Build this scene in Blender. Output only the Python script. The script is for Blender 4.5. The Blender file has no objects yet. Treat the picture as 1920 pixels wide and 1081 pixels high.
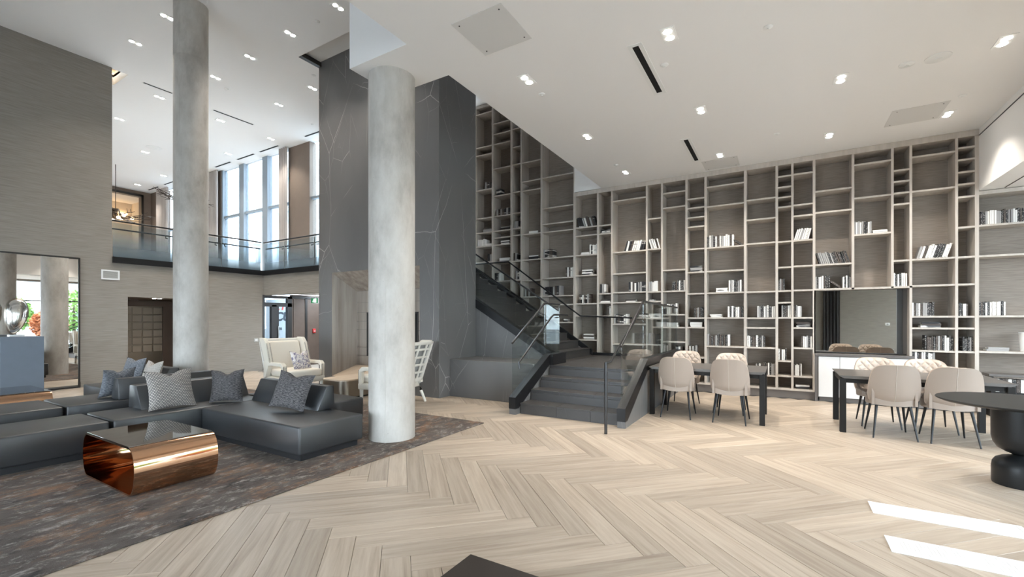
import bpy, bmesh, math, random
from mathutils import Vector, Matrix
random.seed(7)
PI = math.pi
scene = bpy.context.scene
COL = scene.collection

# ---------------------------------------------------------------- camera
# building axes: X runs along the bookcase wall (to the right), Y runs towards it, Z up; metres
cd = bpy.data.cameras.new('camera')
cam = bpy.data.objects.new('camera', cd); COL.objects.link(cam)
cam.location = (0, 0, 1.48)
cam.rotation_euler = (PI / 2, 0, math.atan2(0.5155, 0.8569))
cd.sensor_width = 36; cd.lens = 36 * 839.33 / 1920
cd.shift_y = 59.5 / 1920
cd.clip_start = 0.05; cd.clip_end = 300
scene.camera = cam

# ---------------------------------------------------------------- light and exposure
vs = scene.view_settings
vs.view_transform = 'Standard'; vs.look = 'None'; vs.gamma = 1.0; vs.use_curve_mapping = False
vs.exposure = 0.74
world = bpy.data.worlds.new('overcast_sky'); scene.world = world
world.use_nodes = True
bg = world.node_tree.nodes['Background']
bg.inputs[0].default_value = (0.78, 0.89, 1.0, 1); bg.inputs[1].default_value = 11.0

def portal(loc, rot, sx, sy):
    l = bpy.data.lights.new('window_portal', 'AREA'); l.shape = 'RECTANGLE'; l.size = sx; l.size_y = sy
    l.cycles.is_portal = True
    o = bpy.data.objects.new('window_portal', l); COL.objects.link(o); o.location = loc; o.rotation_euler = rot
    return o
# daylight enters through the window walls: right side, behind the viewer, and the upper lounge
portal((6.15, 1.55, 1.85), (0, PI / 2, 0), 3.3, 15.2)
portal((-6.5, -6.05, 1.75), (PI / 2, 0, PI), 9.0, 3.1)
portal((-16.5, 9.05, 5.2), (-PI / 2, 0, 0), 4.3, 4.3)

# ---------------------------------------------------------------- materials
MATS = {}
def new_mat(name):
    m = bpy.data.materials.new(name); m.use_nodes = True
    nt = m.node_tree; MATS[name] = m
    return m, nt, nt.nodes['Principled BSDF']
def N(nt, t, **kw):
    n = nt.nodes.new(t)
    for k, v in kw.items():
        if k.startswith('_'): setattr(n, k[1:], v)
        else: n.inputs[k.replace('_', ' ')].default_value = v
    return n
def L(nt, a, b): nt.links.new(a, b)
def plain(name, col, rough=0.5, metal=0.0, spec=0.5, bump=0.0, bscale=200, coat=0.0, vary=0.0):
    m, nt, p = new_mat(name)
    p.inputs['Base Color'].default_value = (*col, 1); p.inputs['Roughness'].default_value = rough
    p.inputs['Metallic'].default_value = metal; p.inputs['Specular IOR Level'].default_value = spec
    p.inputs['Coat Weight'].default_value = coat
    if bump or vary:
        tc = N(nt, 'ShaderNodeTexCoord'); no = N(nt, 'ShaderNodeTexNoise', Scale=bscale, Detail=3.0)
        L(nt, tc.outputs['Object'], no.inputs['Vector'])
        if bump:
            b = N(nt, 'ShaderNodeBump', Strength=bump, Distance=0.004)
            L(nt, no.outputs['Fac'], b.inputs['Height']); L(nt, b.outputs[0], p.inputs['Normal'])
        if vary:
            no2 = N(nt, 'ShaderNodeTexNoise', Scale=6.0, Detail=4.0); L(nt, tc.outputs['Object'], no2.inputs['Vector'])
            mx = N(nt, 'ShaderNodeMix', _data_type='RGBA')
            mx.inputs[6].default_value = (*[c * (1 - vary) for c in col], 1)
            mx.inputs[7].default_value = (*[min(1, c * (1 + vary)) for c in col], 1)
            L(nt, no2.outputs['Fac'], mx.inputs[0]); L(nt, mx.outputs[2], p.inputs['Base Color'])
    return m
def emit(name, col, s):
    m, nt, p = new_mat(name)
    p.inputs['Base Color'].default_value = (*col, 1)
    p.inputs['Emission Color'].default_value = (*col, 1); p.inputs['Emission Strength'].default_value = s
    return m
def ramp(nt, stops):
    r = N(nt, 'ShaderNodeValToRGB'); e = r.color_ramp.elements
    e[0].position, e[0].color = stops[0][0], (*stops[0][1], 1)
    e[1].position, e[1].color = stops[-1][0], (*stops[-1][1], 1)
    for p, c in stops[1:-1]:
        x = e.new(p); x.color = (*c, 1)
    return r
def mapped(nt, scale, coord='Object', rot=(0, 0, 0)):
    tc = N(nt, 'ShaderNodeTexCoord'); mp = N(nt, 'ShaderNodeMapping')
    mp.inputs['Scale'].default_value = scale; mp.inputs['Rotation'].default_value = rot
    L(nt, tc.outputs[coord], mp.inputs['Vector']); return mp.outputs[0]

plain('ceiling_paint', (0.87, 0.86, 0.845), 0.9, bump=0.05, bscale=60)
plain('white_paint', (0.82, 0.80, 0.77), 0.85)
plain('panel_paint', (0.70, 0.69, 0.67), 0.85)
plain('white_plastic', (0.82, 0.82, 0.80), 0.45)
plain('black_metal', (0.009, 0.009, 0.010), 0.4, 0.0, 0.35)
plain('black_gap', (0.005, 0.005, 0.005), 0.9)
plain('rail_metal', (0.06, 0.06, 0.062), 0.28, 0.8)
plain('steel', (0.6, 0.6, 0.6), 0.3, 1.0)
plain('dark_table', (0.012, 0.011, 0.010), 0.5, 0, 0.25)
plain('table_top_grey', (0.10, 0.092, 0.085), 0.35, 0, 0.5)
plain('black_lacquer', (0.012, 0.013, 0.014), 0.4, 0, 0.35, bump=0.02)
plain('leather_black', (0.020, 0.022, 0.025), 0.42, 0, 1.0, bump=0.12, bscale=120)
plain('leather_plinth', (0.012, 0.012, 0.014), 0.5)
plain('leather_taupe', (0.335, 0.275, 0.23), 0.45, 0, 0.5, bump=0.08, bscale=180)
plain('leather_cream', (0.56, 0.46, 0.38), 0.5, 0, 0.5, bump=0.05, bscale=180)
plain('stitching', (0.50, 0.44, 0.385), 0.7)
plain('chair_linen', (0.72, 0.67, 0.58), 0.8, bump=0.15, bscale=300)
plain('chair_white_wood', (0.74, 0.72, 0.66), 0.5)
plain('chair_mesh_grey', (0.30, 0.30, 0.29), 0.8)
plain('nailhead', (0.25, 0.22, 0.19), 0.3, 0.9)
plain('pedestal_blue', (0.13, 0.16, 0.20), 0.5, vary=0.1)
plain('silver', (0.75, 0.74, 0.70), 0.16, 1.0)
plain('mirror', (0.83, 0.81, 0.78), 0.01, 1.0)
plain('bronze_mirror', (0.60, 0.58, 0.54), 0.02, 1.0)
plain('copper', (0.66, 0.40, 0.25), 0.07, 1.0)
plain('copper_glass', (0.26, 0.25, 0.24), 0.03, 1.0)
plain('brushed_bronze', (0.33, 0.29, 0.24), 0.32, 1.0)
plain('frame_dark', (0.018, 0.017, 0.016), 0.4)
plain('brown_panel', (0.11, 0.078, 0.06), 0.5, vary=0.15)
plain('brown_wall', (0.20, 0.155, 0.125), 0.7, vary=0.08)
plain('cream_plaster', (0.72, 0.62, 0.50), 0.8)
plain('mullion', (0.30, 0.36, 0.42), 0.5)
plain('green_sign', (0.02, 0.42, 0.16), 0.5)
plain('red_plastic', (0.55, 0.03, 0.03), 0.4)
plain('sign_white', (0.42, 0.45, 0.47), 0.6)
plain('sign_red', (0.65, 0.07, 0.06), 0.6)
plain('sign_dark', (0.03, 0.04, 0.05), 0.6)
plain('facade', (0.80, 0.80, 0.79), 0.9)
plain('facade_glass', (0.35, 0.42, 0.48), 0.15)
plain('asphalt', (0.30, 0.31, 0.32), 0.9)
plain('leaf', (0.13, 0.26, 0.05), 0.7, vary=0.35)
plain('leaf_warm', (0.42, 0.16, 0.07), 0.7, vary=0.3)
plain('bark', (0.08, 0.06, 0.045), 0.9)
plain('branch_metal', (0.07, 0.055, 0.045), 0.4, 0.7)
plain('book_white', (0.80, 0.78, 0.74), 0.6)
plain('book_grey', (0.33, 0.32, 0.31), 0.6)
plain('pages', (0.74, 0.70, 0.62), 0.9)
plain('vent_white', (0.80, 0.80, 0.80), 0.45)
plain('cabinet_white', (0.68, 0.67, 0.66), 0.45, bump=0.06, bscale=30)
plain('counter_grey', (0.115, 0.105, 0.10), 0.35)
plain('plinth_grey', (0.17, 0.15, 0.135), 0.5)
plain('pale_stone', (0.62, 0.50, 0.38), 0.5, vary=0.12)
plain('dark_bench', (0.030, 0.022, 0.018), 0.4)
plain('upper_floor', (0.42, 0.37, 0.31), 0.5)
plain('grille_grey', (0.45, 0.45, 0.43), 0.6)
plain('lattice_glass', (0.34, 0.29, 0.235), 0.35, 0.3)
emit('lamp_glow', (1.0, 0.95, 0.88), 22.0)
emit('bulb_warm', (1.0, 0.72, 0.42), 14.0)
emit('cove_warm', (1.0, 0.74, 0.42), 5.0)
emit('exit_glow', (0.9, 1.0, 0.93), 0.9)

# concrete of the round columns
m, nt, p = new_mat('concrete')
v = mapped(nt, (1, 1, 0.45))
n1 = N(nt, 'ShaderNodeTexNoise', Scale=2.6, Detail=8.0, Roughness=0.65); L(nt, v, n1.inputs['Vector'])
r1 = ramp(nt, [(0.3, (0.34, 0.315, 0.28)), (0.5, (0.50, 0.475, 0.435)), (0.72, (0.63, 0.61, 0.57))]); L(nt, n1.outputs['Fac'], r1.inputs[0])
n2 = N(nt, 'ShaderNodeTexVoronoi', Scale=16.0); L(nt, mapped(nt, (1, 1, 1)), n2.inputs['Vector'])
r2 = ramp(nt, [(0.03, (0.22, 0.22, 0.22)), (0.07, (1, 1, 1))]); L(nt, n2.outputs['Distance'], r2.inputs[0])
n3 = N(nt, 'ShaderNodeTexNoise', Scale=1.7); L(nt, mapped(nt, (1, 1, 1)), n3.inputs['Vector'])
r3 = ramp(nt, [(0.5, (1, 1, 1)), (0.58, (0, 0, 0))]); L(nt, n3.outputs['Fac'], r3.inputs[0])
mx0 = N(nt, 'ShaderNodeMix', _data_type='RGBA'); L(nt, r3.outputs[0], mx0.inputs[0]); L(nt, r2.outputs[0], mx0.inputs[6]); mx0.inputs[7].default_value = (1, 1, 1, 1)
mx = N(nt, 'ShaderNodeMix', _data_type='RGBA', _blend_type='MULTIPLY'); mx.inputs[0].default_value = 0.8
L(nt, r1.outputs[0], mx.inputs[6]); L(nt, mx0.outputs[2], mx.inputs[7]); L(nt, mx.outputs[2], p.inputs['Base Color'])
p.inputs['Roughness'].default_value = 0.55
b = N(nt, 'ShaderNodeBump', Strength=0.25, Distance=0.01); L(nt, n1.outputs['Fac'], b.inputs['Height']); L(nt, b.outputs[0], p.inputs['Normal'])

# veined dark marble
def marble(name, base, dark, vein, seed, rough):
    m, nt, p = new_mat(name)
    tc = N(nt, 'ShaderNodeTexCoord')
    nz = N(nt, 'ShaderNodeTexNoise', Scale=1.5, Detail=5.0)
    off = N(nt, 'ShaderNodeMapping'); off.inputs['Location'].default_value = (seed, seed * 0.7, seed * 1.3)
    off.inputs['Rotation'].default_value = (0.5, 0.35, 0.6); off.inputs['Scale'].default_value = (1.0, 1.0, 0.42)
    L(nt, tc.outputs['Object'], off.inputs[0]); L(nt, off.outputs[0], nz.inputs['Vector'])
    ma = N(nt, 'ShaderNodeVectorMath', _operation='SCALE'); ma.inputs['Scale'].default_value = 0.09; L(nt, nz.outputs['Color'], ma.inputs[0])
    ad = N(nt, 'ShaderNodeVectorMath', _operation='ADD'); L(nt, off.outputs[0], ad.inputs[0]); L(nt, ma.outputs[0], ad.inputs[1])
    col = None
    for sc, wd, st, th in ((0.9, 0.0038, 0.75, 0.43), (1.6, 0.0032, 0.65, 0.49), (3.4, 0.004, 0.22, 0.50)):
        vo = N(nt, 'ShaderNodeTexVoronoi', Scale=sc, _feature='DISTANCE_TO_EDGE'); L(nt, ad.outputs[0], vo.inputs['Vector'])
        rr = ramp(nt, [(0.0, (st, st, st)), (wd, (0, 0, 0))]); L(nt, vo.outputs['Distance'], rr.inputs[0])
        msk = N(nt, 'ShaderNodeTexNoise', Scale=1.1, Detail=2.0); L(nt, off.outputs[0], msk.inputs['Vector'])
        rm = ramp(nt, [(th - 0.05, (0, 0, 0)), (th + 0.12, (1, 1, 1))]); L(nt, msk.outputs['Fac'], rm.inputs[0])
        mu = N(nt, 'ShaderNodeMath', _operation='MULTIPLY'); L(nt, rr.outputs[0], mu.inputs[0]); L(nt, rm.outputs[0], mu.inputs[1])
        if col is None: col = mu
        else:
            aa = N(nt, 'ShaderNodeMath', _operation='MAXIMUM'); L(nt, col.outputs[0], aa.inputs[0]); L(nt, mu.outputs[0], aa.inputs[1]); col = aa
    nb = N(nt, 'ShaderNodeTexNoise', Scale=1.2, Detail=8.0); L(nt, off.outputs[0], nb.inputs['Vector'])
    rb = ramp(nt, [(0.3, dark), (0.7, base)]); L(nt, nb.outputs['Fac'], rb.inputs[0])
    mx = N(nt, 'ShaderNodeMix', _data_type='RGBA'); L(nt, col.outputs[0], mx.inputs[0]); L(nt, rb.outputs[0], mx.inputs[6]); mx.inputs[7].default_value = (*vein, 1)
    L(nt, mx.outputs[2], p.inputs['Base Color']); p.inputs['Roughness'].default_value = rough
    return m
marble('marble_grey', (0.150, 0.147, 0.144), (0.118, 0.116, 0.114), (0.60, 0.57, 0.54), 3.0, 0.42)
marble('stair_tile', (0.052, 0.048, 0.046), (0.040, 0.038, 0.037), (0.085, 0.08, 0.078), 9.0, 0.38)

# woven wall covering with fine horizontal threads
def woven(name, a, bcol, scale, rough=0.85):
    m, nt, p = new_mat(name)
    n1 = N(nt, 'ShaderNodeTexNoise', Scale=1.0, Detail=4.0); L(nt, mapped(nt, (scale * 0.12, scale * 0.12, scale * 2.2)), n1.inputs['Vector'])
    r1 = ramp(nt, [(0.32, a), (0.68, bcol)]); L(nt, n1.outputs['Fac'], r1.inputs[0]); L(nt, r1.outputs[0], p.inputs['Base Color'])
    p.inputs['Roughness'].default_value = rough
    b = N(nt, 'ShaderNodeBump', Strength=0.2, Distance=0.003); L(nt, n1.outputs['Fac'], b.inputs['Height']); L(nt, b.outputs[0], p.inputs['Normal'])
woven('wall_fabric', (0.235, 0.212, 0.185), (0.295, 0.27, 0.238), 22)
woven('shelf_back', (0.225, 0.190, 0.160), (0.305, 0.262, 0.224), 40)

# wood-look laminates
def grain(name, a, bcol, sx, rough, coord='Object', stretch=(1, 1, 0.06), detail=6.0):
    m, nt, p = new_mat(name)
    n1 = N(nt, 'ShaderNodeTexNoise', Scale=sx, Detail=detail, Roughness=0.6); L(nt, mapped(nt, stretch, coord), n1.inputs['Vector'])
    r1 = ramp(nt, [(0.3, a), (0.7, bcol)]); L(nt, n1.outputs['Fac'], r1.inputs[0]); L(nt, r1.outputs[0], p.inputs['Base Color'])
    p.inputs['Roughness'].default_value = rough
    return m
grain('shelf_laminate', (0.44, 0.395, 0.345), (0.56, 0.508, 0.452), 14, 0.5)
grain('niche_stone', (0.22, 0.185, 0.155), (0.43, 0.38, 0.33), 7, 0.5)
grain('curtain', (0.46, 0.42, 0.40), (0.58, 0.54, 0.51), 10, 0.9)
grain('curtain_dark', (0.035, 0.033, 0.034), (0.06, 0.057, 0.058), 10, 0.9)

# floor planks: uv holds metres along and across each plank
m, nt, p = new_mat('oak_plank')
uv = N(nt, 'ShaderNodeUVMap'); gi = N(nt, 'ShaderNodeNewGeometry'); oi = N(nt, 'ShaderNodeObjectInfo')
rs = N(nt, 'ShaderNodeMath', _operation='ADD'); L(nt, gi.outputs['Random Per Island'], rs.inputs[0]); L(nt, oi.outputs['Random'], rs.inputs[1])
fr = N(nt, 'ShaderNodeMath', _operation='FRACT'); L(nt, rs.outputs[0], fr.inputs[0])
cmb = N(nt, 'ShaderNodeCombineXYZ'); 
k1 = N(nt, 'ShaderNodeMath', _operation='MULTIPLY'); k1.inputs[1].default_value = 37.0; L(nt, fr.outputs[0], k1.inputs[0]); L(nt, k1.outputs[0], cmb.inputs[0]); L(nt, k1.outputs[0], cmb.inputs[1])
va = N(nt, 'ShaderNodeVectorMath', _operation='ADD'); L(nt, uv.outputs[0], va.inputs[0]); L(nt, cmb.outputs[0], va.inputs[1])
mp = N(nt, 'ShaderNodeMapping'); mp.inputs['Scale'].default_value = (0.9, 16.0, 1); L(nt, va.outputs[0], mp.inputs[0])
g1 = N(nt, 'ShaderNodeTexNoise', Scale=1.4, Detail=7.0, Roughness=0.62, Distortion=0.5); L(nt, mp.outputs[0], g1.inputs['Vector'])
r1 = ramp(nt, [(0.22, (0.275, 0.210, 0.157)), (0.42, (0.395, 0.323, 0.253)), (0.6, (0.475, 0.402, 0.324)), (0.8, (0.54, 0.468, 0.388))]); L(nt, g1.outputs['Fac'], r1.inputs[0])
hv = N(nt, 'ShaderNodeHueSaturation'); L(nt, r1.outputs[0], hv.inputs['Color'])
mv = N(nt, 'ShaderNodeMapRange'); mv.inputs['To Min'].default_value = 0.84; mv.inputs['To Max'].default_value = 1.12; L(nt, fr.outputs[0], mv.inputs[0]); L(nt, mv.outputs[0], hv.inputs['Value'])
L(nt, hv.outputs[0], p.inputs['Base Color']); p.inputs['Roughness'].default_value = 0.42
b = N(nt, 'ShaderNodeBump', Strength=0.1, Distance=0.003); L(nt, g1.outputs['Fac'], b.inputs['Height']); L(nt, b.outputs[0], p.inputs['Normal'])

# distressed area rug
m, nt, p = new_mat('rug_wool')
v1 = mapped(nt, (2.6, 1.3, 1), rot=(0, 0, 0.5)); v2 = mapped(nt, (1.0, 1.0, 1))
a1 = N(nt, 'ShaderNodeTexNoise', Scale=1.3, Detail=12.0, Roughness=0.78); L(nt, v1, a1.inputs['Vector'])
ra = ramp(nt, [(0.36, (0.016, 0.016, 0.018)), (0.47, (0.080, 0.066, 0.058)), (0.56, (0.105, 0.089, 0.079)), (0.68, (0.19, 0.17, 0.155))]); L(nt, a1.outputs['Fac'], ra.inputs[0])
a2 = N(nt, 'ShaderNodeTexNoise', Scale=3.6, Detail=12.0, Roughness=0.85, Distortion=0.3); L(nt, v1, a2.inputs['Vector'])
rb = ramp(nt, [(0.525, (0, 0, 0)), (0.61, (1, 1, 1))]); L(nt, a2.outputs['Fac'], rb.inputs[0])
a3 = N(nt, 'ShaderNodeTexNoise', Scale=1.6, Detail=12.0, Roughness=0.8); L(nt, mapped(nt, (1.9, 1.0, 1), rot=(0, 0, 1.0)), a3.inputs['Vector'])
rc = ramp(nt, [(0.50, (0, 0, 0)), (0.62, (0.9, 0.9, 0.9))]); L(nt, a3.outputs['Fac'], rc.inputs[0])
m1 = N(nt, 'ShaderNodeMix', _data_type='RGBA'); L(nt, rc.outputs[0], m1.inputs[0]); L(nt, ra.outputs[0], m1.inputs[6]); m1.inputs[7].default_value = (0.23, 0.125, 0.07, 1)
mm = N(nt, 'ShaderNodeMath', _operation='MULTIPLY'); L(nt, rb.outputs[0], mm.inputs[0]); mm.inputs[1].default_value = 0.8
m2 = N(nt, 'ShaderNodeMix', _data_type='RGBA'); L(nt, mm.outputs[0], m2.inputs[0]); L(nt, m1.outputs[2], m2.inputs[6]); m2.inputs[7].default_value = (0.36, 0.33, 0.31, 1)
L(nt, m2.outputs[2], p.inputs['Base Color']); p.inputs['Roughness'].default_value = 0.95
a4 = N(nt, 'ShaderNodeTexNoise', Scale=160.0); L(nt, v2, a4.inputs['Vector'])
b = N(nt, 'ShaderNodeBump', Strength=0.4, Distance=0.006); L(nt, a4.outputs['Fac'], b.inputs['Height']); L(nt, b.outputs[0], p.inputs['Normal'])

# cushions
def weave(name, a, bcol, sx, sy, mort):
    m, nt, p = new_mat(name)
    br = N(nt, 'ShaderNodeTexBrick', Scale=1.0); br.inputs['Color1'].default_value = (*a, 1); br.inputs['Color2'].default_value = (*[c * 0.85 for c in a], 1)
    br.inputs['Mortar'].default_value = (*bcol, 1); br.inputs['Mortar Size'].default_value = mort; br.inputs['Brick Width'].default_value = 1.0 / sx; br.inputs['Row Height'].default_value = 1.0 / sy
    br.inputs['Mortar Smooth'].default_value = 0.2
    L(nt, mapped(nt, (1, 1, 1), 'UV'), br.inputs['Vector']); L(nt, br.outputs['Color'], p.inputs['Base Color']); p.inputs['Roughness'].default_value = 0.9
weave('cushion_houndstooth', (0.62, 0.57, 0.50), (0.16, 0.15, 0.145), 18, 26, 0.013)
weave('cushion_pale', (0.60, 0.55, 0.48), (0.30, 0.28, 0.26), 20, 24, 0.012)
def fleck(name, a, bcol):
    m, nt, p = new_mat(name)
    n1 = N(nt, 'ShaderNodeTexNoise', Scale=1.0, Detail=3.0, Roughness=0.7); L(nt, mapped(nt, (14, 60, 1), 'UV'), n1.inputs['Vector'])
    r1 = ramp(nt, [(0.42, a), (0.62, bcol)]); L(nt, n1.outputs['Fac'], r1.inputs[0]); L(nt, r1.outputs[0], p.inputs['Base Color']); p.inputs['Roughness'].default_value = 0.85
fleck('cushion_charcoal', (0.022, 0.022, 0.026), (0.16, 0.15, 0.15))
fleck('cushion_slate', (0.06, 0.07, 0.085), (0.26, 0.27, 0.29))
m, nt, p = new_mat('cushion_floral')
n1 = N(nt, 'ShaderNodeTexNoise', Scale=9.0, Detail=2.0, Distortion=1.5); L(nt, mapped(nt, (1, 1, 1), 'UV'), n1.inputs['Vector'])
r1 = ramp(nt, [(0.4, (0.20, 0.18, 0.27)), (0.5, (0.70, 0.66, 0.63)), (0.62, (0.74, 0.70, 0.66)), (0.68, (0.35, 0.22, 0.14))]); L(nt, n1.outputs['Fac'], r1.inputs[0]); L(nt, r1.outputs[0], p.inputs['Base Color']); p.inputs['Roughness'].default_value = 0.9

# book spines with printed marks
def spine(name, a, bcol, lo, hi):
    m, nt, p = new_mat(name)
    tc = N(nt, 'ShaderNodeTexCoord'); oi = N(nt, 'ShaderNodeObjectInfo')
    mp = N(nt, 'ShaderNodeMapping'); mp.inputs['Scale'].default_value = (3, 1, 16); L(nt, tc.outputs['Object'], mp.inputs[0])
    kk = N(nt, 'ShaderNodeVectorMath', _operation='SCALE'); kk.inputs[0].default_value = (31, 17, 53); L(nt, oi.outputs['Random'], kk.inputs['Scale'])
    va = N(nt, 'ShaderNodeVectorMath', _operation='ADD'); L(nt, mp.outputs[0], va.inputs[0]); L(nt, kk.outputs[0], va.inputs[1])
    n1 = N(nt, 'ShaderNodeTexNoise', Scale=1.0, Detail=1.0); L(nt, va.outputs[0], n1.inputs['Vector'])
    r1 = ramp(nt, [(lo, a), (hi, bcol)]); L(nt, n1.outputs['Fac'], r1.inputs[0]); L(nt, r1.outputs[0], p.inputs['Base Color']); p.inputs['Roughness'].default_value = 0.5
spine('book_black', (0.016, 0.015, 0.016), (0.55, 0.52, 0.48), 0.58, 0.66)
spine('book_brown', (0.060, 0.045, 0.037), (0.30, 0.26, 0.22), 0.60, 0.68)
spine('book_printed', (0.74, 0.72, 0.68), (0.10, 0.10, 0.10), 0.62, 0.66)

# glass
def glass(name, tint, frost=None, refl=0.08):
    m, nt, p = new_mat(name)
    out = nt.nodes['Material Output']; nt.nodes.remove(p)
    tr = N(nt, 'ShaderNodeBsdfTransparent'); tr.inputs[0].default_value = (*tint, 1)
    gl = N(nt, 'ShaderNodeBsdfGlossy'); gl.inputs['Roughness'].default_value = 0.02
    lw = N(nt, 'ShaderNodeLayerWeight'); lw.inputs[0].default_value = 0.5
    pw = N(nt, 'ShaderNodeMath', _operation='POWER'); pw.inputs[1].default_value = 5.0; L(nt, lw.outputs['Facing'], pw.inputs[0])
    fz = N(nt, 'ShaderNodeMath', _operation='MULTIPLY_ADD'); fz.inputs[1].default_value = 0.9; fz.inputs[2].default_value = refl * 0.5; L(nt, pw.outputs[0], fz.inputs[0])
    mx = N(nt, 'ShaderNodeMixShader'); L(nt, fz.outputs[0], mx.inputs[0]); L(nt, tr.outputs[0], mx.inputs[1]); L(nt, gl.outputs[0], mx.inputs[2])
    last = mx
    if frost:
        z0, z1, colr = frost
        tc = N(nt, 'ShaderNodeTexCoord'); sp = N(nt, 'ShaderNodeSeparateXYZ'); L(nt, tc.outputs['Object'], sp.inputs[0])
        mr = N(nt, 'ShaderNodeMapRange'); mr.inputs['From Min'].default_value = z1; mr.inputs['From Max'].default_value = z0
        mr.inputs['To Min'].default_value = 0.05; mr.inputs['To Max'].default_value = 0.92; L(nt, sp.outputs[2], mr.inputs[0])
        df = N(nt, 'ShaderNodeBsdfDiffuse'); df.inputs[0].default_value = (*colr, 1)
        tl = N(nt, 'ShaderNodeBsdfTranslucent'); tl.inputs[0].default_value = (*colr, 1)
        m0 = N(nt, 'ShaderNodeMixShader'); m0.inputs[0].default_value = 0.55; L(nt, df.outputs[0], m0.inputs[1]); L(nt, tl.outputs[0], m0.inputs[2])
        m2 = N(nt, 'ShaderNodeMixShader'); L(nt, mr.outputs[0], m2.inputs[0]); L(nt, mx.outputs[0], m2.inputs[1]); L(nt, m0.outputs[0], m2.inputs[2]); last = m2
    L(nt, last.outputs[0], out.inputs[0])
glass('clear_glass', (0.915, 0.945, 0.94))
glass('window_glass', (0.97, 0.98, 0.98))
glass('lounge_glass', (0.64, 0.66, 0.67))
glass('door_glass', (0.80, 0.86, 0.90))
glass('frosted_glass', (0.88, 0.93, 0.95), (0.12, 0.72, (0.20, 0.245, 0.275)))

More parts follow.
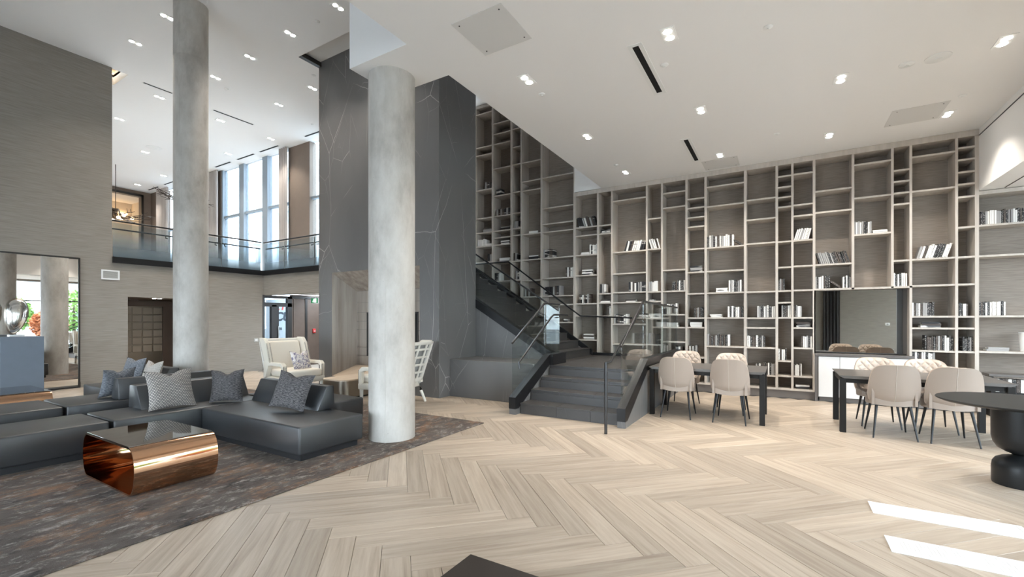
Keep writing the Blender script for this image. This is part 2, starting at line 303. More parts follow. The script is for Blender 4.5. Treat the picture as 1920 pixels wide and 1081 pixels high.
# ---------------------------------------------------------------- mesh helpers
class MB:
    """collects geometry for ONE mesh object"""
    def __init__(s): s.bm = bmesh.new(); s.uv = None
    def box(s, x0, x1, y0, y1, z0, z1):
        vs_ = [s.bm.verts.new(c) for c in ((x0, y0, z0), (x1, y0, z0), (x1, y1, z0), (x0, y1, z0), (x0, y0, z1), (x1, y0, z1), (x1, y1, z1), (x0, y1, z1))]
        for f in ((0, 3, 2, 1), (4, 5, 6, 7), (0, 1, 5, 4), (1, 2, 6, 5), (2, 3, 7, 6), (3, 0, 4, 7)): s.bm.faces.new([vs_[i] for i in f])
        return s
    def rbox(s, x0, x1, y0, y1, z0, z1, r=0.02, seg=2):
        t = bmesh.new()
        vs_ = [t.verts.new(c) for c in ((x0, y0, z0), (x1, y0, z0), (x1, y1, z0), (x0, y1, z0), (x0, y0, z1), (x1, y0, z1), (x1, y1, z1), (x0, y1, z1))]
        for f in ((0, 3, 2, 1), (4, 5, 6, 7), (0, 1, 5, 4), (1, 2, 6, 5), (2, 3, 7, 6), (3, 0, 4, 7)): t.faces.new([vs_[i] for i in f])
        bmesh.ops.bevel(t, geom=list(t.edges), offset=r, segments=seg, affect='EDGES', profile=0.5)
        s.join(t); return s
    def join(s, t):
        me = bpy.data.meshes.new('tmp'); t.to_mesh(me); t.free(); s.bm.from_mesh(me); bpy.data.meshes.remove(me)
    def prism(s, pts, a, b, axis='y'):
        """polygon extruded along an axis: pts are (x,z) for y, (y,z) for x, (x,y) for z"""
        def mk(p, q): return {'y': (p[0], q, p[1]), 'x': (q, p[0], p[1]), 'z': (p[0], p[1], q)}[axis]
        A = [s.bm.verts.new(mk(p_, a)) for p_ in pts]; B = [s.bm.verts.new(mk(p_, b)) for p_ in pts]
        n = len(pts); s.bm.faces.new(A); s.bm.faces.new(B[::-1])
        for i in range(n): s.bm.faces.new((A[i], B[i], B[(i + 1) % n], A[(i + 1) % n]))
        return s
    def quad(s, *c): s.bm.faces.new([s.bm.verts.new(q) for q in c]); return s
    def tube(s, pts, r, seg=10, r2=None, cap=True):
        pts = [Vector(q) for q in pts]; rings = []
        n = len(pts)
        for i, q in enumerate(pts):
            d = (pts[min(i + 1, n - 1)] - pts[max(i - 1, 0)]).normalized()
            up = Vector((0, 0, 1)) if abs(d.z) < 0.95 else Vector((1, 0, 0))
            a = d.cross(up).normalized(); b_ = a.cross(d).normalized()
            rr = r if r2 is None else r + (r2 - r) * i / (n - 1)
            rings.append([s.bm.verts.new(q + (a * math.cos(t) + b_ * math.sin(t)) * rr) for t in [2 * PI * k / seg for k in range(seg)]])
        for i in range(n - 1):
            for k in range(seg): s.bm.faces.new((rings[i][k], rings[i][(k + 1) % seg], rings[i + 1][(k + 1) % seg], rings[i + 1][k]))
        if cap: s.bm.faces.new(rings[0][::-1]); s.bm.faces.new(rings[-1])
        return s
    def lathe(s, prof, c=(0, 0, 0), seg=40):
        rings = []
        for r, z in prof:
            rings.append([s.bm.verts.new((c[0] + r * math.cos(2 * PI * k / seg), c[1] + r * math.sin(2 * PI * k / seg), c[2] + z)) for k in range(seg)])
        for i in range(len(prof) - 1):
            for k in range(seg): s.bm.faces.new((rings[i][k], rings[i][(k + 1) % seg], rings[i + 1][(k + 1) % seg], rings[i + 1][k]))
        s.bm.faces.new(rings[0][::-1]); s.bm.faces.new(rings[-1]); return s
    def grid(s, fn, nu, nv, uv=False):
        g = [[s.bm.verts.new(fn(i / nu, j / nv)) for i in range(nu + 1)] for j in range(nv + 1)]
        if uv and not s.uv: s.uv = s.bm.loops.layers.uv.new('UVMap')
        for j in range(nv):
            for i in range(nu):
                f = s.bm.faces.new((g[j][i], g[j][i + 1], g[j + 1][i + 1], g[j + 1][i]))
                if uv:
                    for l, (a, b_) in zip(f.loops, ((i, j), (i + 1, j), (i + 1, j + 1), (i, j + 1))): l[s.uv].uv = (a / nu, b_ / nv)
        return g
    def build(s, name, mat, parent=None, smooth=False, mesh_only=False, fix=True):
        if fix: bmesh.ops.recalc_face_normals(s.bm, faces=list(s.bm.faces))
        me = bpy.data.meshes.new(name); s.bm.to_mesh(me); s.bm.free()
        for q in (mat if isinstance(mat, (list, tuple)) else [mat]): me.materials.append(MATS[q])
        if smooth:
            me.polygons.foreach_set('use_smooth', [True] * len(me.polygons)); 
            try: me.set_sharp_from_angle(angle=math.radians(40))
            except Exception: pass
        if mesh_only: return me
        return link(name, me, parent)
def link(name, me, parent=None):
    o = bpy.data.objects.new(name, me); COL.objects.link(o)
    if parent: o.parent = parent
    return o
def tag(o, label=None, cat=None, group=None, kind=None):
    if label: o['label'] = label
    if cat: o['category'] = cat
    if group: o['group'] = group
    if kind: o['kind'] = kind
    return o
def thing(name, label, cat, loc=(0, 0, 0), rz=0.0, group=None):
    o = bpy.data.objects.new(name, None); COL.objects.link(o); o.empty_display_size = 0.1
    o.location = loc; o.rotation_euler = (0, 0, rz); return tag(o, label, cat, group)
def struct(name, mb, mat, smooth=False): return tag(mb.build(name, mat, None, smooth), kind='structure')
def dup(root, loc, rz=0.0, label=None, group=None):
    r = root.copy(); COL.objects.link(r); r.location = loc; r.rotation_euler = (0, 0, rz)
    if label: r['label'] = label
    if group: r['group'] = group
    for ch in list(root.children):
        c = ch.copy(); COL.objects.link(c); c.parent = r
        for g in list(ch.children):
            d = g.copy(); COL.objects.link(d); d.parent = c
    return r
def box_obj(name, mat, parent, *b): return MB().box(*b).build(name, mat, parent)
def rbox_obj(name, mat, parent, *b, r=0.02, seg=2): return MB().rbox(*b, r=r, seg=seg).build(name, mat, parent, smooth=True)

HC, HH, YB, XL = 4.53, 7.31, 9.95, -13.25     # low ceiling, high ceiling, bookcase front, left wall
XR, YR = 6.2, -6.1                             # window wall on the right, wall behind the viewer

# ================================================================ STRUCTURE
floor = struct('floor', MB().box(-26, 9, -6.4, 12, -0.2, -0.014), 'plinth_grey')
# herringbone planks at 45 degrees to the walls
PW, PN = 0.178, 7
pl_len = PW * PN
def plank_mesh():
    mb = MB(); g = 0.0012; c = 0.0015
    x0, x1, y0, y1 = g, pl_len - g, g, PW - g
    bot = [(x0, y0, -0.012), (x1, y0, -0.012), (x1, y1, -0.012), (x0, y1, -0.012)]
    mid = [(x0, y0, -c), (x1, y0, -c), (x1, y1, -c), (x0, y1, -c)]
    top = [(x0 + c, y0 + c, 0), (x1 - c, y0 + c, 0), (x1 - c, y1 - c, 0), (x0 + c, y1 - c, 0)]
    return bot, mid, top
def add_plank(mb, M_):
    if not mb.uv: mb.uv = mb.bm.loops.layers.uv.new('UVMap')
    R = []
    for ring in plank_mesh(): R.append([(mb.bm.verts.new(M_ @ Vector(q)), q) for q in ring])
    def face(vs_):
        f = mb.bm.faces.new([a for a, _ in vs_])
        for l, (_, q) in zip(f.loops, vs_): l[mb.uv].uv = (q[0], q[1])
    face(R[2])
    for a, b_ in ((0, 1), (1, 2)):
        for i in range(4): face([R[a][i], R[a][(i + 1) % 4], R[b_][(i + 1) % 4], R[b_][i]])
pm = MB(); add_plank(pm, Matrix()); plank_me = pm.build('plank', 'oak_plank', mesh_only=True)
planks = []
ang = -PI / 4
U = Vector((math.cos(ang), math.sin(ang), 0)); V = Vector((-math.sin(ang), math.cos(ang), 0))
ORG = Vector((-2.88, 3.72, 0))
for k in range(-70, 75):
    for mm_ in range(-9, 10):
        a = k + 2 * PN * mm_
        for kind in (0, 1):
            if kind == 0: o = ORG + U * (a * PW) + V * (k * PW); rot = ang; ctr = o + U * (pl_len / 2) + V * (PW / 2)
            else: o = ORG + U * (a * PW) + V * (k * PW); rot = ang + PI / 2; ctr = o - U * (PW / 2) + V * (pl_len / 2)
            if not (XL - 0.2 < ctr.x < XR - 0.4 and YR + 0.4 < ctr.y < 10.25): continue
            if ctr.x < -5.6 and ctr.y > 7.05: continue
            if -5.6 <= ctr.x < -3.7 and ctr.y > 7.4: continue
            if -3.7 <= ctr.x < -2.2 and ctr.y > 6.7: continue
            if -10.6 < ctr.x < -4.3 and -3 < ctr.y < 4.7: continue
            fw = -0.5155 * ctr.x + 0.8569 * ctr.y; rt = 0.8569 * ctr.x + 0.5155 * ctr.y
            vis = fw > 1.8 and abs(rt) < fw * 1.22 + 0.5
            planks.append((0 if vis else 1, ctr.length, o, rot))
planks.sort(key=lambda q: (q[0], q[1]))
rest = MB()
for i, (nv, d, o, rot) in enumerate(planks):
    if i < 300 and nv == 0:
        q = link('plank', plank_me, floor); q.location = o; q.rotation_euler = (0, 0, rot)
    else: add_plank(rest, Matrix.Translation(o) @ Matrix.Rotation(rot, 4, 'Z'))
tag(rest.build('plank_field', 'oak_plank', floor), kind='stuff')
struct('floor', MB().box(-26, XL, -6.1, 12, -0.014, -0.001).box(XL, -9, 7.63, 12, -0.014, -0.001), 'upper_floor')

# low ceiling over the library with its deep bulkhead, bumped out around the column head
struct('ceiling', MB().box(-3.55, 2.7, YR - .2, 10.6, HC, HH + .2).box(-4.49, -3.55, 3.64, 4.37, HC, HH + .2), 'ceiling_paint')
struct('ceiling', MB().box(2.7, XR + .2, YR - .2, 10.6, 3.55, HC + .3), 'white_paint')
struct('trim_1', MB().box(2.692, 2.70, YR, YB - .02, 4.415, 4.427).box(2.98, 2.992, YR, YB - .02, 3.543, 3.55), 'frame_dark')
# high ceiling with the recess in front of the marble chimney and a warm cove over the lounge edge
hz0, hz1 = HH, HH + .25
struct('ceiling', MB().box(-25.2, -3.55, YR - .2, 4.1, hz0, hz1).box(-13.3, -3.55, 4.1, 6.06, hz0, hz1).box(-25.2, -14.2, 4.1, 6.06, hz0, hz1).box(-14.2, -13.3, 4.42, 6.06, hz0, hz1)
       .box(-25.2, -9.08, 6.06, 9.3, hz0, hz1).box(-9.08, -5.2, 6.62, 10.6, hz0, hz1).box(-5.2, -3.55, 6.06, 10.6, hz0, hz1), 'ceiling_paint')
struct('ceiling', MB().box(-9.08, -5.2, 6.06, 6.57, 7.42, 7.95).box(-9.08, -5.2, 6.0, 6.06, 7.34, 7.95).box(-9.14, -9.08, 6.0, 6.56, 7.45, 7.95).box(-5.2, -5.1, 6.0, 6.56, 7.34, 7.95), 'panel_paint')
struct('trim_2', MB().box(-9.16, -9.06, 6.06, 6.56, 7.30, 7.40), 'frame_dark')
struct('ceiling', MB().box(-14.3, -13.2, 4.0, 4.5, 7.62, 7.7).box(-14.3, -14.2, 4.0, 4.5, 7.5, 7.7).box(-14.3, -13.2, 4.42, 4.5, 7.5, 7.7), 'cream_plaster')

# left wall with the alcove opening; behind the viewer and on the right the window walls
struct('wall_left', MB().box(XL - .25, XL, YR - .2, 4.1, 0, HH).box(XL - .25, XL, 4.1, 4.39, 0, 2.81).box(XL - .25, XL, 4.39, 5.9, 2.035, 2.81)
       .box(XL - .25, XL, 5.9, 7.63, 0, 2.81), 'wall_fabric')
struct('wall_back', MB().box(XL - .25, -9.15, 7.63, 7.85, 2.23, 2.81), 'wall_fabric')
struct('wall_rear', MB().box(-2.0, XR + .2, YR - .2, YR, 0, HC).box(XL, -11.0, YR - .2, YR, 0, HH).box(-11.0, -3.55, YR - .2, YR, 3.3, HH).box(-3.55, -2.0, YR - .2, YR, 3.3, HC)
       .box(-11.0, -2.0, YR - .2, YR, 0, .15), 'wall_fabric')
struct('wall_right', MB().box(XR, XR + .2, YR, 10.6, 0, .15).box(XR, XR + .2, YR, 10.6, 3.45, HC).box(XR, XR + .2, 9.2, 10.6, .15, 3.45), 'wall_fabric')
mb = MB()
for i in range(11):
    y = -6.1 + i * 1.53; mb.box(XR + .04, XR + .12, y - .035, y + .035, .15, 3.45)
mb.box(XR + .04, XR + .12, YR, 9.2, 2.45, 2.51).box(XR + .04, XR + .12, YR, 9.2, .15, .2)
w = struct('window_1', mb, 'frame_dark')
box_obj('pane', 'window_glass', w, XR + .075, XR + .085, YR, 9.2, .15, 3.45)
mb = MB()
for i in range(7):
    x = -11.0 + i * 1.5; mb.box(x - .035, x + .035, YR - .12, YR - .04, .15, 3.3)
for z in (.15, 2.45, 3.24): mb.box(-11.0, -2.0, YR - .12, YR - .04, z, z + .06)
w = struct('window_2', mb, 'frame_dark')
box_obj('pane', 'window_glass', w, -11.0, -2.0, YR - .085, YR - .075, .15, 3.3)
# library back wall and the white wall above the lower bookcase
struct('wall_library', MB().box(-7.4, XR, 10.37, 10.6, 0, HH).box(-4.27, -3.55, 9.96, 10.37, HC + .01, HH), 'white_paint')

# upper lounge: slabs, window wall, end wall
struct('floor', MB().box(-25.2, XL - .02, 4.1, 9.3, 2.45, 2.80).box(XL - .02, -7.3, 7.66, 9.3, 2.30, 2.80), 'ceiling_paint')
struct('wall_upper_back', MB().box(-25.2, -23.6, 9.1, 9.35, 2.8, HH).box(-21.0, -18.7, 9.1, 9.35, 2.8, HH).box(-14.3, -13.17, 9.1, 9.35, 2.8, HH)
       .box(-12.2, -7.4, 9.1, 9.35, 2.8, HH), 'brown_wall')
struct('wall_upper_left', MB().box(-25.2, -24.9, 4.1, 7.45, 2.8, HH).box(-25.2, -24.9, 8.75, 9.1, 2.8, HH).box(-25.2, -24.9, 7.45, 8.75, 7.08, HH), 'brown_wall')
struct('wall_upper_side', MB().box(-25.2, XL - .25, 3.9, 4.1, 2.8, HH), 'wall_fabric')
mb = MB()
for a, b_ in ((-17.46, -17.13), (-15.92, -15.6), (-18.75, -18.62), (-14.36, -14.25)): mb.box(a, b_, 9.12, 9.3, 2.8, HH)
mb.box(-18.7, -14.3, 9.16, 9.28, 5.44, 5.52)
w = struct('window_3', mb, 'mullion')
for a, b_ in ((-18.62, -17.46), (-17.13, -15.92), (-15.6, -14.36)): 
    for z0, z1 in ((2.8, 5.44), (5.52, HH)): box_obj('pane', 'lounge_glass', w, a, b_, 9.21, 9.22, z0, z1)
w = struct('window_4', MB().box(-23.6, -21.0, 9.16, 9.28, 5.44, 5.52).box(-22.35, -22.2, 9.16, 9.28, 2.8, HH), 'mullion')
box_obj('pane', 'lounge_glass', w, -23.6, -21.0, 9.21, 9.22, 2.8, HH)
w = struct('window_5', MB().box(-13.17, -12.2, 9.16, 9.28, 5.44, 5.52), 'mullion')
box_obj('pane', 'frosted_glass', w, -13.17, -12.2, 9.21, 9.22, 2.8, HH)
tag(MB().box(-14.19, -14.15, 4.02, 4.40, 7.56, 7.58).build('cove_strip_light', 'cove_warm'), 'warm strip light in the ceiling cove above the left wall end', 'strip light')
# framed opening in the end wall with a warm cove behind it
w = struct('window_6', MB().box(-24.9, -24.82, 7.38, 7.46, 2.8, 7.16).box(-24.9, -24.82, 8.72, 8.80, 2.8, 7.16).box(-24.9, -24.82, 7.38, 8.80, 7.06, 7.16), 'frame_dark')
struct('wall_cove_room', MB().box(-27.2, -27.0, 5.5, 9.3, 2.8, 7.1).box(-27.0, -25.2, 9.1, 9.3, 2.8, 7.1).box(-27.0, -25.2, 5.4, 5.5, 2.8, 7.1).box(-27.2, -25.2, 5.4, 9.3, 7.1, 7.2), 'cream_plaster')
cv = tag(MB().box(-26.98, -26.9, 5.6, 8.9, 6.55, 6.6).build('cove_strip_light', 'cove_warm'), 'warm strip light glowing in the cove beyond the upper lounge', 'strip light')

# marble chimney tower
struct('wall_chimney', MB().box(-9.15, -8.69, 6.56, 7.75, 0, 7.8).box(-6.05, -5.56, 6.56, 7.75, 0, 7.8).box(-8.69, -6.05, 6.56, 7.75, 2.55, 7.8)
       .box(-8.69, -6.05, 7.3, 7.75, 0, 2.55).box(-8.69, -6.05, 6.56, 7.3, 0, 0.23), 'marble_grey')
fp = thing('fireplace', 'splayed stone fireplace niche set in the dark marble chimney', 'fireplace', (-7.37, 6.56, 0.23))
ox0, ox1, oz0, oz1 = -1.32, 1.32, 0.0, 2.32; ix0, ix1, iz0, iz1, iy = -1.13, 1.13, 0.215, 1.925, 0.54
def lining(name, mat, a, b_, c, d, off):
    mb = MB(); o = Vector(off); P = [Vector(q) for q in (a, b_, c, d)]
    F = [mb.bm.verts.new(q) for q in P]; B = [mb.bm.verts.new(q + o) for q in P]
    mb.bm.faces.new(F); mb.bm.faces.new(B[::-1])
    for i in range(4): mb.bm.faces.new((F[i], F[(i + 1) % 4], B[(i + 1) % 4], B[i]))
    return mb.build(name, mat, fp)
lining('side_slab', 'niche_stone', (ox0, 0, oz0), (ix0, iy, iz0), (ix0, iy, iz1), (ox0, 0, oz1), (-.02, .03, 0))
lining('side_slab', 'niche_stone', (ox1, 0, oz0), (ix1, iy, iz0), (ix1, iy, iz1), (ox1, 0, oz1), (.02, .03, 0))
lining('top_slab', 'niche_stone', (ox0, 0, oz1), (ox1, 0, oz1), (ix1, iy, iz1), (ix0, iy, iz1), (0, .03, .02))
lining('hearth_slab', 'pale_stone', (ox0, 0, oz0), (ox1, 0, oz0), (ix1, iy, iz0), (ix0, iy, iz0), (0, .03, -.02))
fx0, fx1, fz0, fz1 = -.79, .79, .43, 1.43
zs = [iz0, fz0, .63, .83, 1.03, 1.23, fz1, 1.66, iz1]
for i in range(len(zs) - 1):
    if fz0 <= zs[i] < fz1:
        box_obj('stone_panel', 'niche_stone', fp, ix0, fx0, iy, iy + .04, zs[i] + .003, zs[i + 1] - .003)
        box_obj('stone_panel', 'niche_stone', fp, fx1, ix1, iy, iy + .04, zs[i] + .003, zs[i + 1] - .003)
    else: box_obj('stone_panel', 'niche_stone', fp, ix0, ix1, iy, iy + .04, zs[i] + .003, zs[i + 1] - .003)
MB().box(fx0, fx0 + .03, iy - .012, iy + .2, fz0, fz1).box(fx1 - .03, fx1, iy - .012, iy + .2, fz0, fz1).box(fx0, fx1, iy - .012, iy + .2, fz1 - .03, fz1).box(fx0, fx1, iy - .012, iy + .2, fz0, fz0 + .03).build('firebox_frame', 'frame_dark', fp)
box_obj('firebox', 'black_gap', fp, fx0, fx1, iy + .12, iy + .14, fz0, fz1)

# alcove behind the left wall
struct('wall_alcove', MB().box(-16.4, -16.2, 3.6, 7.6, 0, 2.3).box(-16.4, XL - .25, 7.4, 7.6, 0, 2.3).box(-16.4, XL - .25, 3.9, 4.1, 0, 2.3), 'brown_wall')
struct('ceiling', MB().box(-16.4, XL - .25, 3.9, 7.6, 2.05, 2.2), 'brown_wall')
sc = thing('lattice_screen', 'bronze lattice glass screen standing inside the alcove', 'screen', (-14.9, 0, 0))
MB().box(-.03, .03, 4.62, 4.74, 0, 2.02).box(-.03, .03, 4.62, 7.35, 1.86, 2.02).box(-.03, .03, 5.72, 5.95, 0, 1.86).build('frame', 'brown_panel', sc)
box_obj('panel', 'brushed_bronze', sc, -.05, -.03, 4.74, 7.35, 0, 1.88)
for i in range(4):
    for j in range(6):
        y = 4.80 + i * .235; z = .62 + j * .205
        rbox_obj('pane', 'lattice_glass', sc, -.028, -.012, y, y + .21, z, z + .18, r=.006, seg=1)

# vestibule beyond the back wall opening: glazed entrance on the line of the left wall
w = struct('door_1', MB().box(-13.5, -13.38, 7.66, 7.74, 0, 2.24).box(-13.5, -13.38, 7.74, 8.62, 2.16, 2.24).box(-13.5, -13.38, 7.74, 8.62, 1.90, 2.02)
           .box(-13.5, -13.38, 7.96, 8.12, 0, 1.95).box(-13.5, -13.38, 8.48, 8.62, 0, 2.24).box(-13.5, -13.38, 7.74, 8.62, 0, .12).box(-13.46, -13.4, 8.12, 8.2, .12, 1.95), 'frame_dark')
for a, b_, z0, z1 in ((7.74, 7.96, .12, 1.9), (8.2, 8.48, .12, 1.9), (7.74, 8.48, 2.02, 2.16)): box_obj('pane', 'door_glass', w, -13.44, -13.43, a, b_, z0, z1)
tag(MB().tube([(-13.36, 8.17, .8), (-13.36, 8.17, 1.3)], .014).build('handle', 'steel', w), 'steel pull handle')
wv = struct('wall_vestibule', MB().box(-13.6, -13.5, 7.64, 7.70, 0, 2.3).box(-13.5, -13.4, 8.62, 10.6, 0, 2.3).box(-13.5, -9, 10.4, 10.6, 0, 2.3), 'brown_panel')
for a, b_ in ((8.68, 9.08), (9.16, 9.6), (9.66, 10.2)): box_obj('panel', 'brown_panel', wv, -13.4, -13.385, a, b_, .1, 2.16)
struct('trim_3', MB().box(-13.395, -13.37, 8.62, 10.3, 2.18, 2.26).box(-13.395, -13.37, 9.08, 9.16, 0, 2.2).box(XL - .02, XL + .012, 7.60, 7.66, 0, 2.24), 'frame_dark')
struct('baseboard_left', MB().box(XL, XL + .012, 5.9, 7.62, 0, .12).box(XL, XL + .012, 3.56, 4.39, 0, .12), 'wall_fabric')

# concrete columns
def column(loc, r, top, label, groove):
    t = thing('concrete_column', label, 'column', loc)
    prof = [(r, -.012)]
    for g in groove: prof += [(r, g - .02), (r - .006, g - .008), (r - .006, g + .008), (r, g + .02)]
    prof += [(r, top)]
    MB().lathe(prof, seg=64).build('shaft', 'concrete', t, smooth=True)
    a = math.radians(-60)
    MB().tube([(math.cos(a) * (r - .001), math.sin(a) * (r - .001), 0), (math.cos(a) * (r - .001), math.sin(a) * (r - .001), top)], .0035, 6).build('seam', 'concrete', t)
    return t
column((-4.21, 4.06, 0.012), .284, HC - .01, 'round concrete column holding up the low ceiling, sofa end beside it', ())
column((-9.39, 4.05, 0.012), .27, HH - .01, 'tall slim concrete column rising to the high ceiling among the sofas', (6.28,))

# ================================================================ STAIRCASE
st = thing('staircase', 'dark tiled staircase with glass guards turning at a landing by the bookcase', 'staircase', (-2.75, 6.15, 0))
SX, SY = 2.75, -6.15     # world to local
sx0, sx1 = -3.55 + SX, -1.95 + SX
def sbox(name, mat, x0, x1, y0, y1, z0, z1, bev=0): 
    if bev: return rbox_obj(name, mat, st, x0 + SX, x1 + SX, y0 + SY, y1 + SY, z0, z1, r=bev, seg=1)
    return box_obj(name, mat, st, x0 + SX, x1 + SX, y0 + SY, y1 + SY, z0, z1)
RISE, RUN = .17, .355
cuts = [(-3.55, -2.92, -2.38, -1.95), (-3.55, -3.05, -2.46, -1.95), (-3.55, -2.98, -2.33, -1.95), (-3.55, -2.94, -2.34, -1.95)]
for k in range(4):
    y = 6.15 + RUN * k
    for i in range(3):
        a, b_ = cuts[k][i] + .0015, cuts[k][i + 1] - .0015
        sbox('riser', 'stair_tile', a, b_, y + .012, y + .03, RISE * k, RISE * (k + 1) - .02)
        if k < 3: sbox('tread', 'stair_tile', a, b_, y, y + RUN + .02, RISE * (k + 1) - .02, RISE * (k + 1), .003)
for i, (a, b_) in enumerate(((-3.55, -2.94), (-2.94, -2.34), (-2.34, -1.87))):
    for j in range(4):
        y0 = 7.215 + j * .67; y1 = min(y0 + .667, 9.88)
        sbox('landing_tile', 'stair_tile', a + .0015, b_ - .0015, y0 + .0015, y1, .66, .68, .003)
sbox('landing_tile', 'stair_tile', -3.9, -3.552, 7.8, 9.88, .66, .68)
sbox('core', 'stair_tile', -3.55, -1.95, 7.23, 9.88, 0, .655)
MB().prism([(6.19 + SY, 0), (7.3 + SY, 0), (7.3 + SY, .63), (7.17 + SY, .63), (7.17 + SY, .46), (6.82 + SY, .46), (6.82 + SY, .29), (6.5 + SY, .29), (6.5 + SY, .13), (6.19 + SY, .13)], -3.54 + SX, -1.96 + SX, 'x').build('core', 'stair_tile', st)
for k in range(12):   # second flight climbs to the left behind the chimney
    x = -3.75 - .28 * k; z = .68 + RISE * (k + 1)
    sbox('tread', 'stair_tile', x - .30, x, 7.9, 9.72, z - .02, z, .003)
    sbox('riser', 'stair_tile', x - .03, x - .012, 7.9, 9.72, z - RISE, z - .02)
# stringers and side walls
def slab(name, mat, pts, a, b_, axis='x'):
    if axis == 'x': q = [(y + SY, z) for y, z in pts]; lo, hi = a + SX, b_ + SX
    else: q = [(x + SX, z) for x, z in pts]; lo, hi = a + SY, b_ + SY
    return MB().prism(q, lo, hi, axis).build(name, mat, st)
for a, b_ in ((-3.68, -3.56), (-1.94, -1.82)):
    slab('stringer', 'black_metal', [(6.02, .09), (6.12, .09), (7.24, .69), (7.24, .87), (6.02, .27)], a, b_)
    slab('side_wall', 'marble_grey', [(6.03, 0), (7.24, 0), (7.24, .69), (6.12, .09), (6.03, .09)], a + .004, b_ - .004)
slab('side_wall', 'marble_grey', [(7.24, 0), (9.9, 0), (9.9, .70), (7.24, .70)], -1.87, -1.824)
sbox('stringer', 'black_metal', -1.94, -1.82, 7.24, 9.9, .69, .87)
sbox('stringer', 'black_metal', -3.68, -3.50, 7.24, 7.80, .68, .87)
slab('stringer', 'black_metal', [(-3.6, .60), (-3.6, .77), (-5.55, 1.92), (-7.1, 2.84), (-7.1, 2.67), (-5.55, 1.74)], 7.74, 7.90, 'y')
slab('side_wall', 'marble_grey', [(-3.68, 0), (-3.68, .64), (-5.56, 1.746), (-7.1, 2.67), (-7.1, 0)], 7.752, 7.88, 'y')
slab('skirting', 'black_metal', [(-3.7, .68), (-3.7, .80), (-5.55, 2.02), (-7.1, 2.96), (-7.1, 2.8), (-5.55, 1.86)], 9.70, 9.76, 'y')
sbox('skirting', 'black_metal', -3.75, -1.87, 9.82, 9.88, .68, .74)
# glass guards
def pane_x(x, pts): slab('glass_panel', 'clear_glass', pts, x - .006, x + .006)
pane_x(-3.62, [(6.03, .20), (7.14, .80), (7.14, 1.77), (6.03, 1.12)])
pane_x(-3.62, [(7.15, .80), (7.76, .80), (7.76, 1.77), (7.15, 1.77)])
pane_x(-1.88, [(6.03, .20), (7.16, .80), (7.16, 1.77), (6.03, 1.12)])
pane_x(-1.88, [(7.17, .80), (8.5, .80), (8.5, 1.75), (7.17, 1.77)]); pane_x(-1.88, [(8.51, .80), (9.85, .80), (9.85, 1.74), (8.51, 1.75)])
slab('glass_panel', 'clear_glass', [(-3.64, .76), (-4.6, 1.33), (-4.6, 2.24), (-3.64, 1.64)], 7.79, 7.802, 'y')
slab('glass_panel', 'clear_glass', [(-4.61, 1.335), (-5.9, 2.1), (-5.9, 3.07), (-4.61, 2.25)], 7.79, 7.802, 'y')
def rail(name, pts, r=.017, mat='rail_metal'): return MB().tube([(x + SX, y + SY, z) for x, y, z in pts], r, 10).build(name, mat, st, smooth=True)
rail('top_rail', [(-3.62, 6.02, 1.12), (-3.62, 7.14, 1.78), (-3.62, 7.78, 1.78)])
rail('top_rail', [(-3.64, 7.796, 1.66), (-5.55, 7.796, 2.86), (-6.2, 7.796, 3.27)])
rail('top_rail', [(-1.88, 6.02, 1.12), (-1.88, 7.16, 1.78), (-1.88, 9.85, 1.745)])
rail('handrail', [(-3.54, 6.10, .72), (-3.54, 6.10, .82), (-3.54, 7.26, 1.54), (-3.54, 7.36, 1.58), (-3.54, 7.95, 1.58)])
rail('handrail', [(-3.86, 7.87, 1.44), (-5.55, 7.87, 2.52), (-6.2, 7.87, 2.94)])
rail('handrail', [(-1.96, 5.63, .92), (-1.96, 5.82, .93), (-1.96, 7.2, 1.58), (-1.96, 7.75, 1.58)])
rail('newel_post', [(-1.96, 5.63, 0), (-1.96, 5.63, .93)], .02)
rail('handrail', [(-2.75, 9.6, 1.53), (-3.95, 9.6, 1.58), (-5.88, 9.6, 2.95), (-7.0, 9.6, 2.95)], .018, 'black_metal')
for p_ in ((-3.62, 6.28, .90), (-3.62, 7.2, 1.48), (-3.62, 7.6, 1.53)): rail('bracket', [p_, (p_[0] + .07, p_[1], p_[2]), (p_[0] + .08, p_[1], p_[2] + .045)], .009)
for p_ in ((-1.88, 6.12, 1.02), (-1.88, 7.1, 1.49), (-1.88, 7.6, 1.53)): rail('bracket', [p_, (p_[0] - .07, p_[1], p_[2]), (p_[0] - .08, p_[1], p_[2] + .045)], .009)
for x in (-4.45, -4.75, -5.4): rail('bracket', [(x, 7.796, 1.72 + (-4.2 - x) * .63), (x, 7.86, 1.72 + (-4.2 - x) * .63)], .012)
for x, z in ((-3.4, 1.55), (-4.9, 2.25)): rail('bracket', [(x, 9.6, z), (x, 9.66, z - .03), (x, 9.74, z - .03)], .01, 'black_metal')
ld = tag(MB().rbox(-5.558, -3.69, 6.88, 7.755, 0, .72, r=.004, seg=1).build('stone_ledge', 'marble_grey'), 'low dark marble ledge with pale veins beside the stairs', 'ledge')

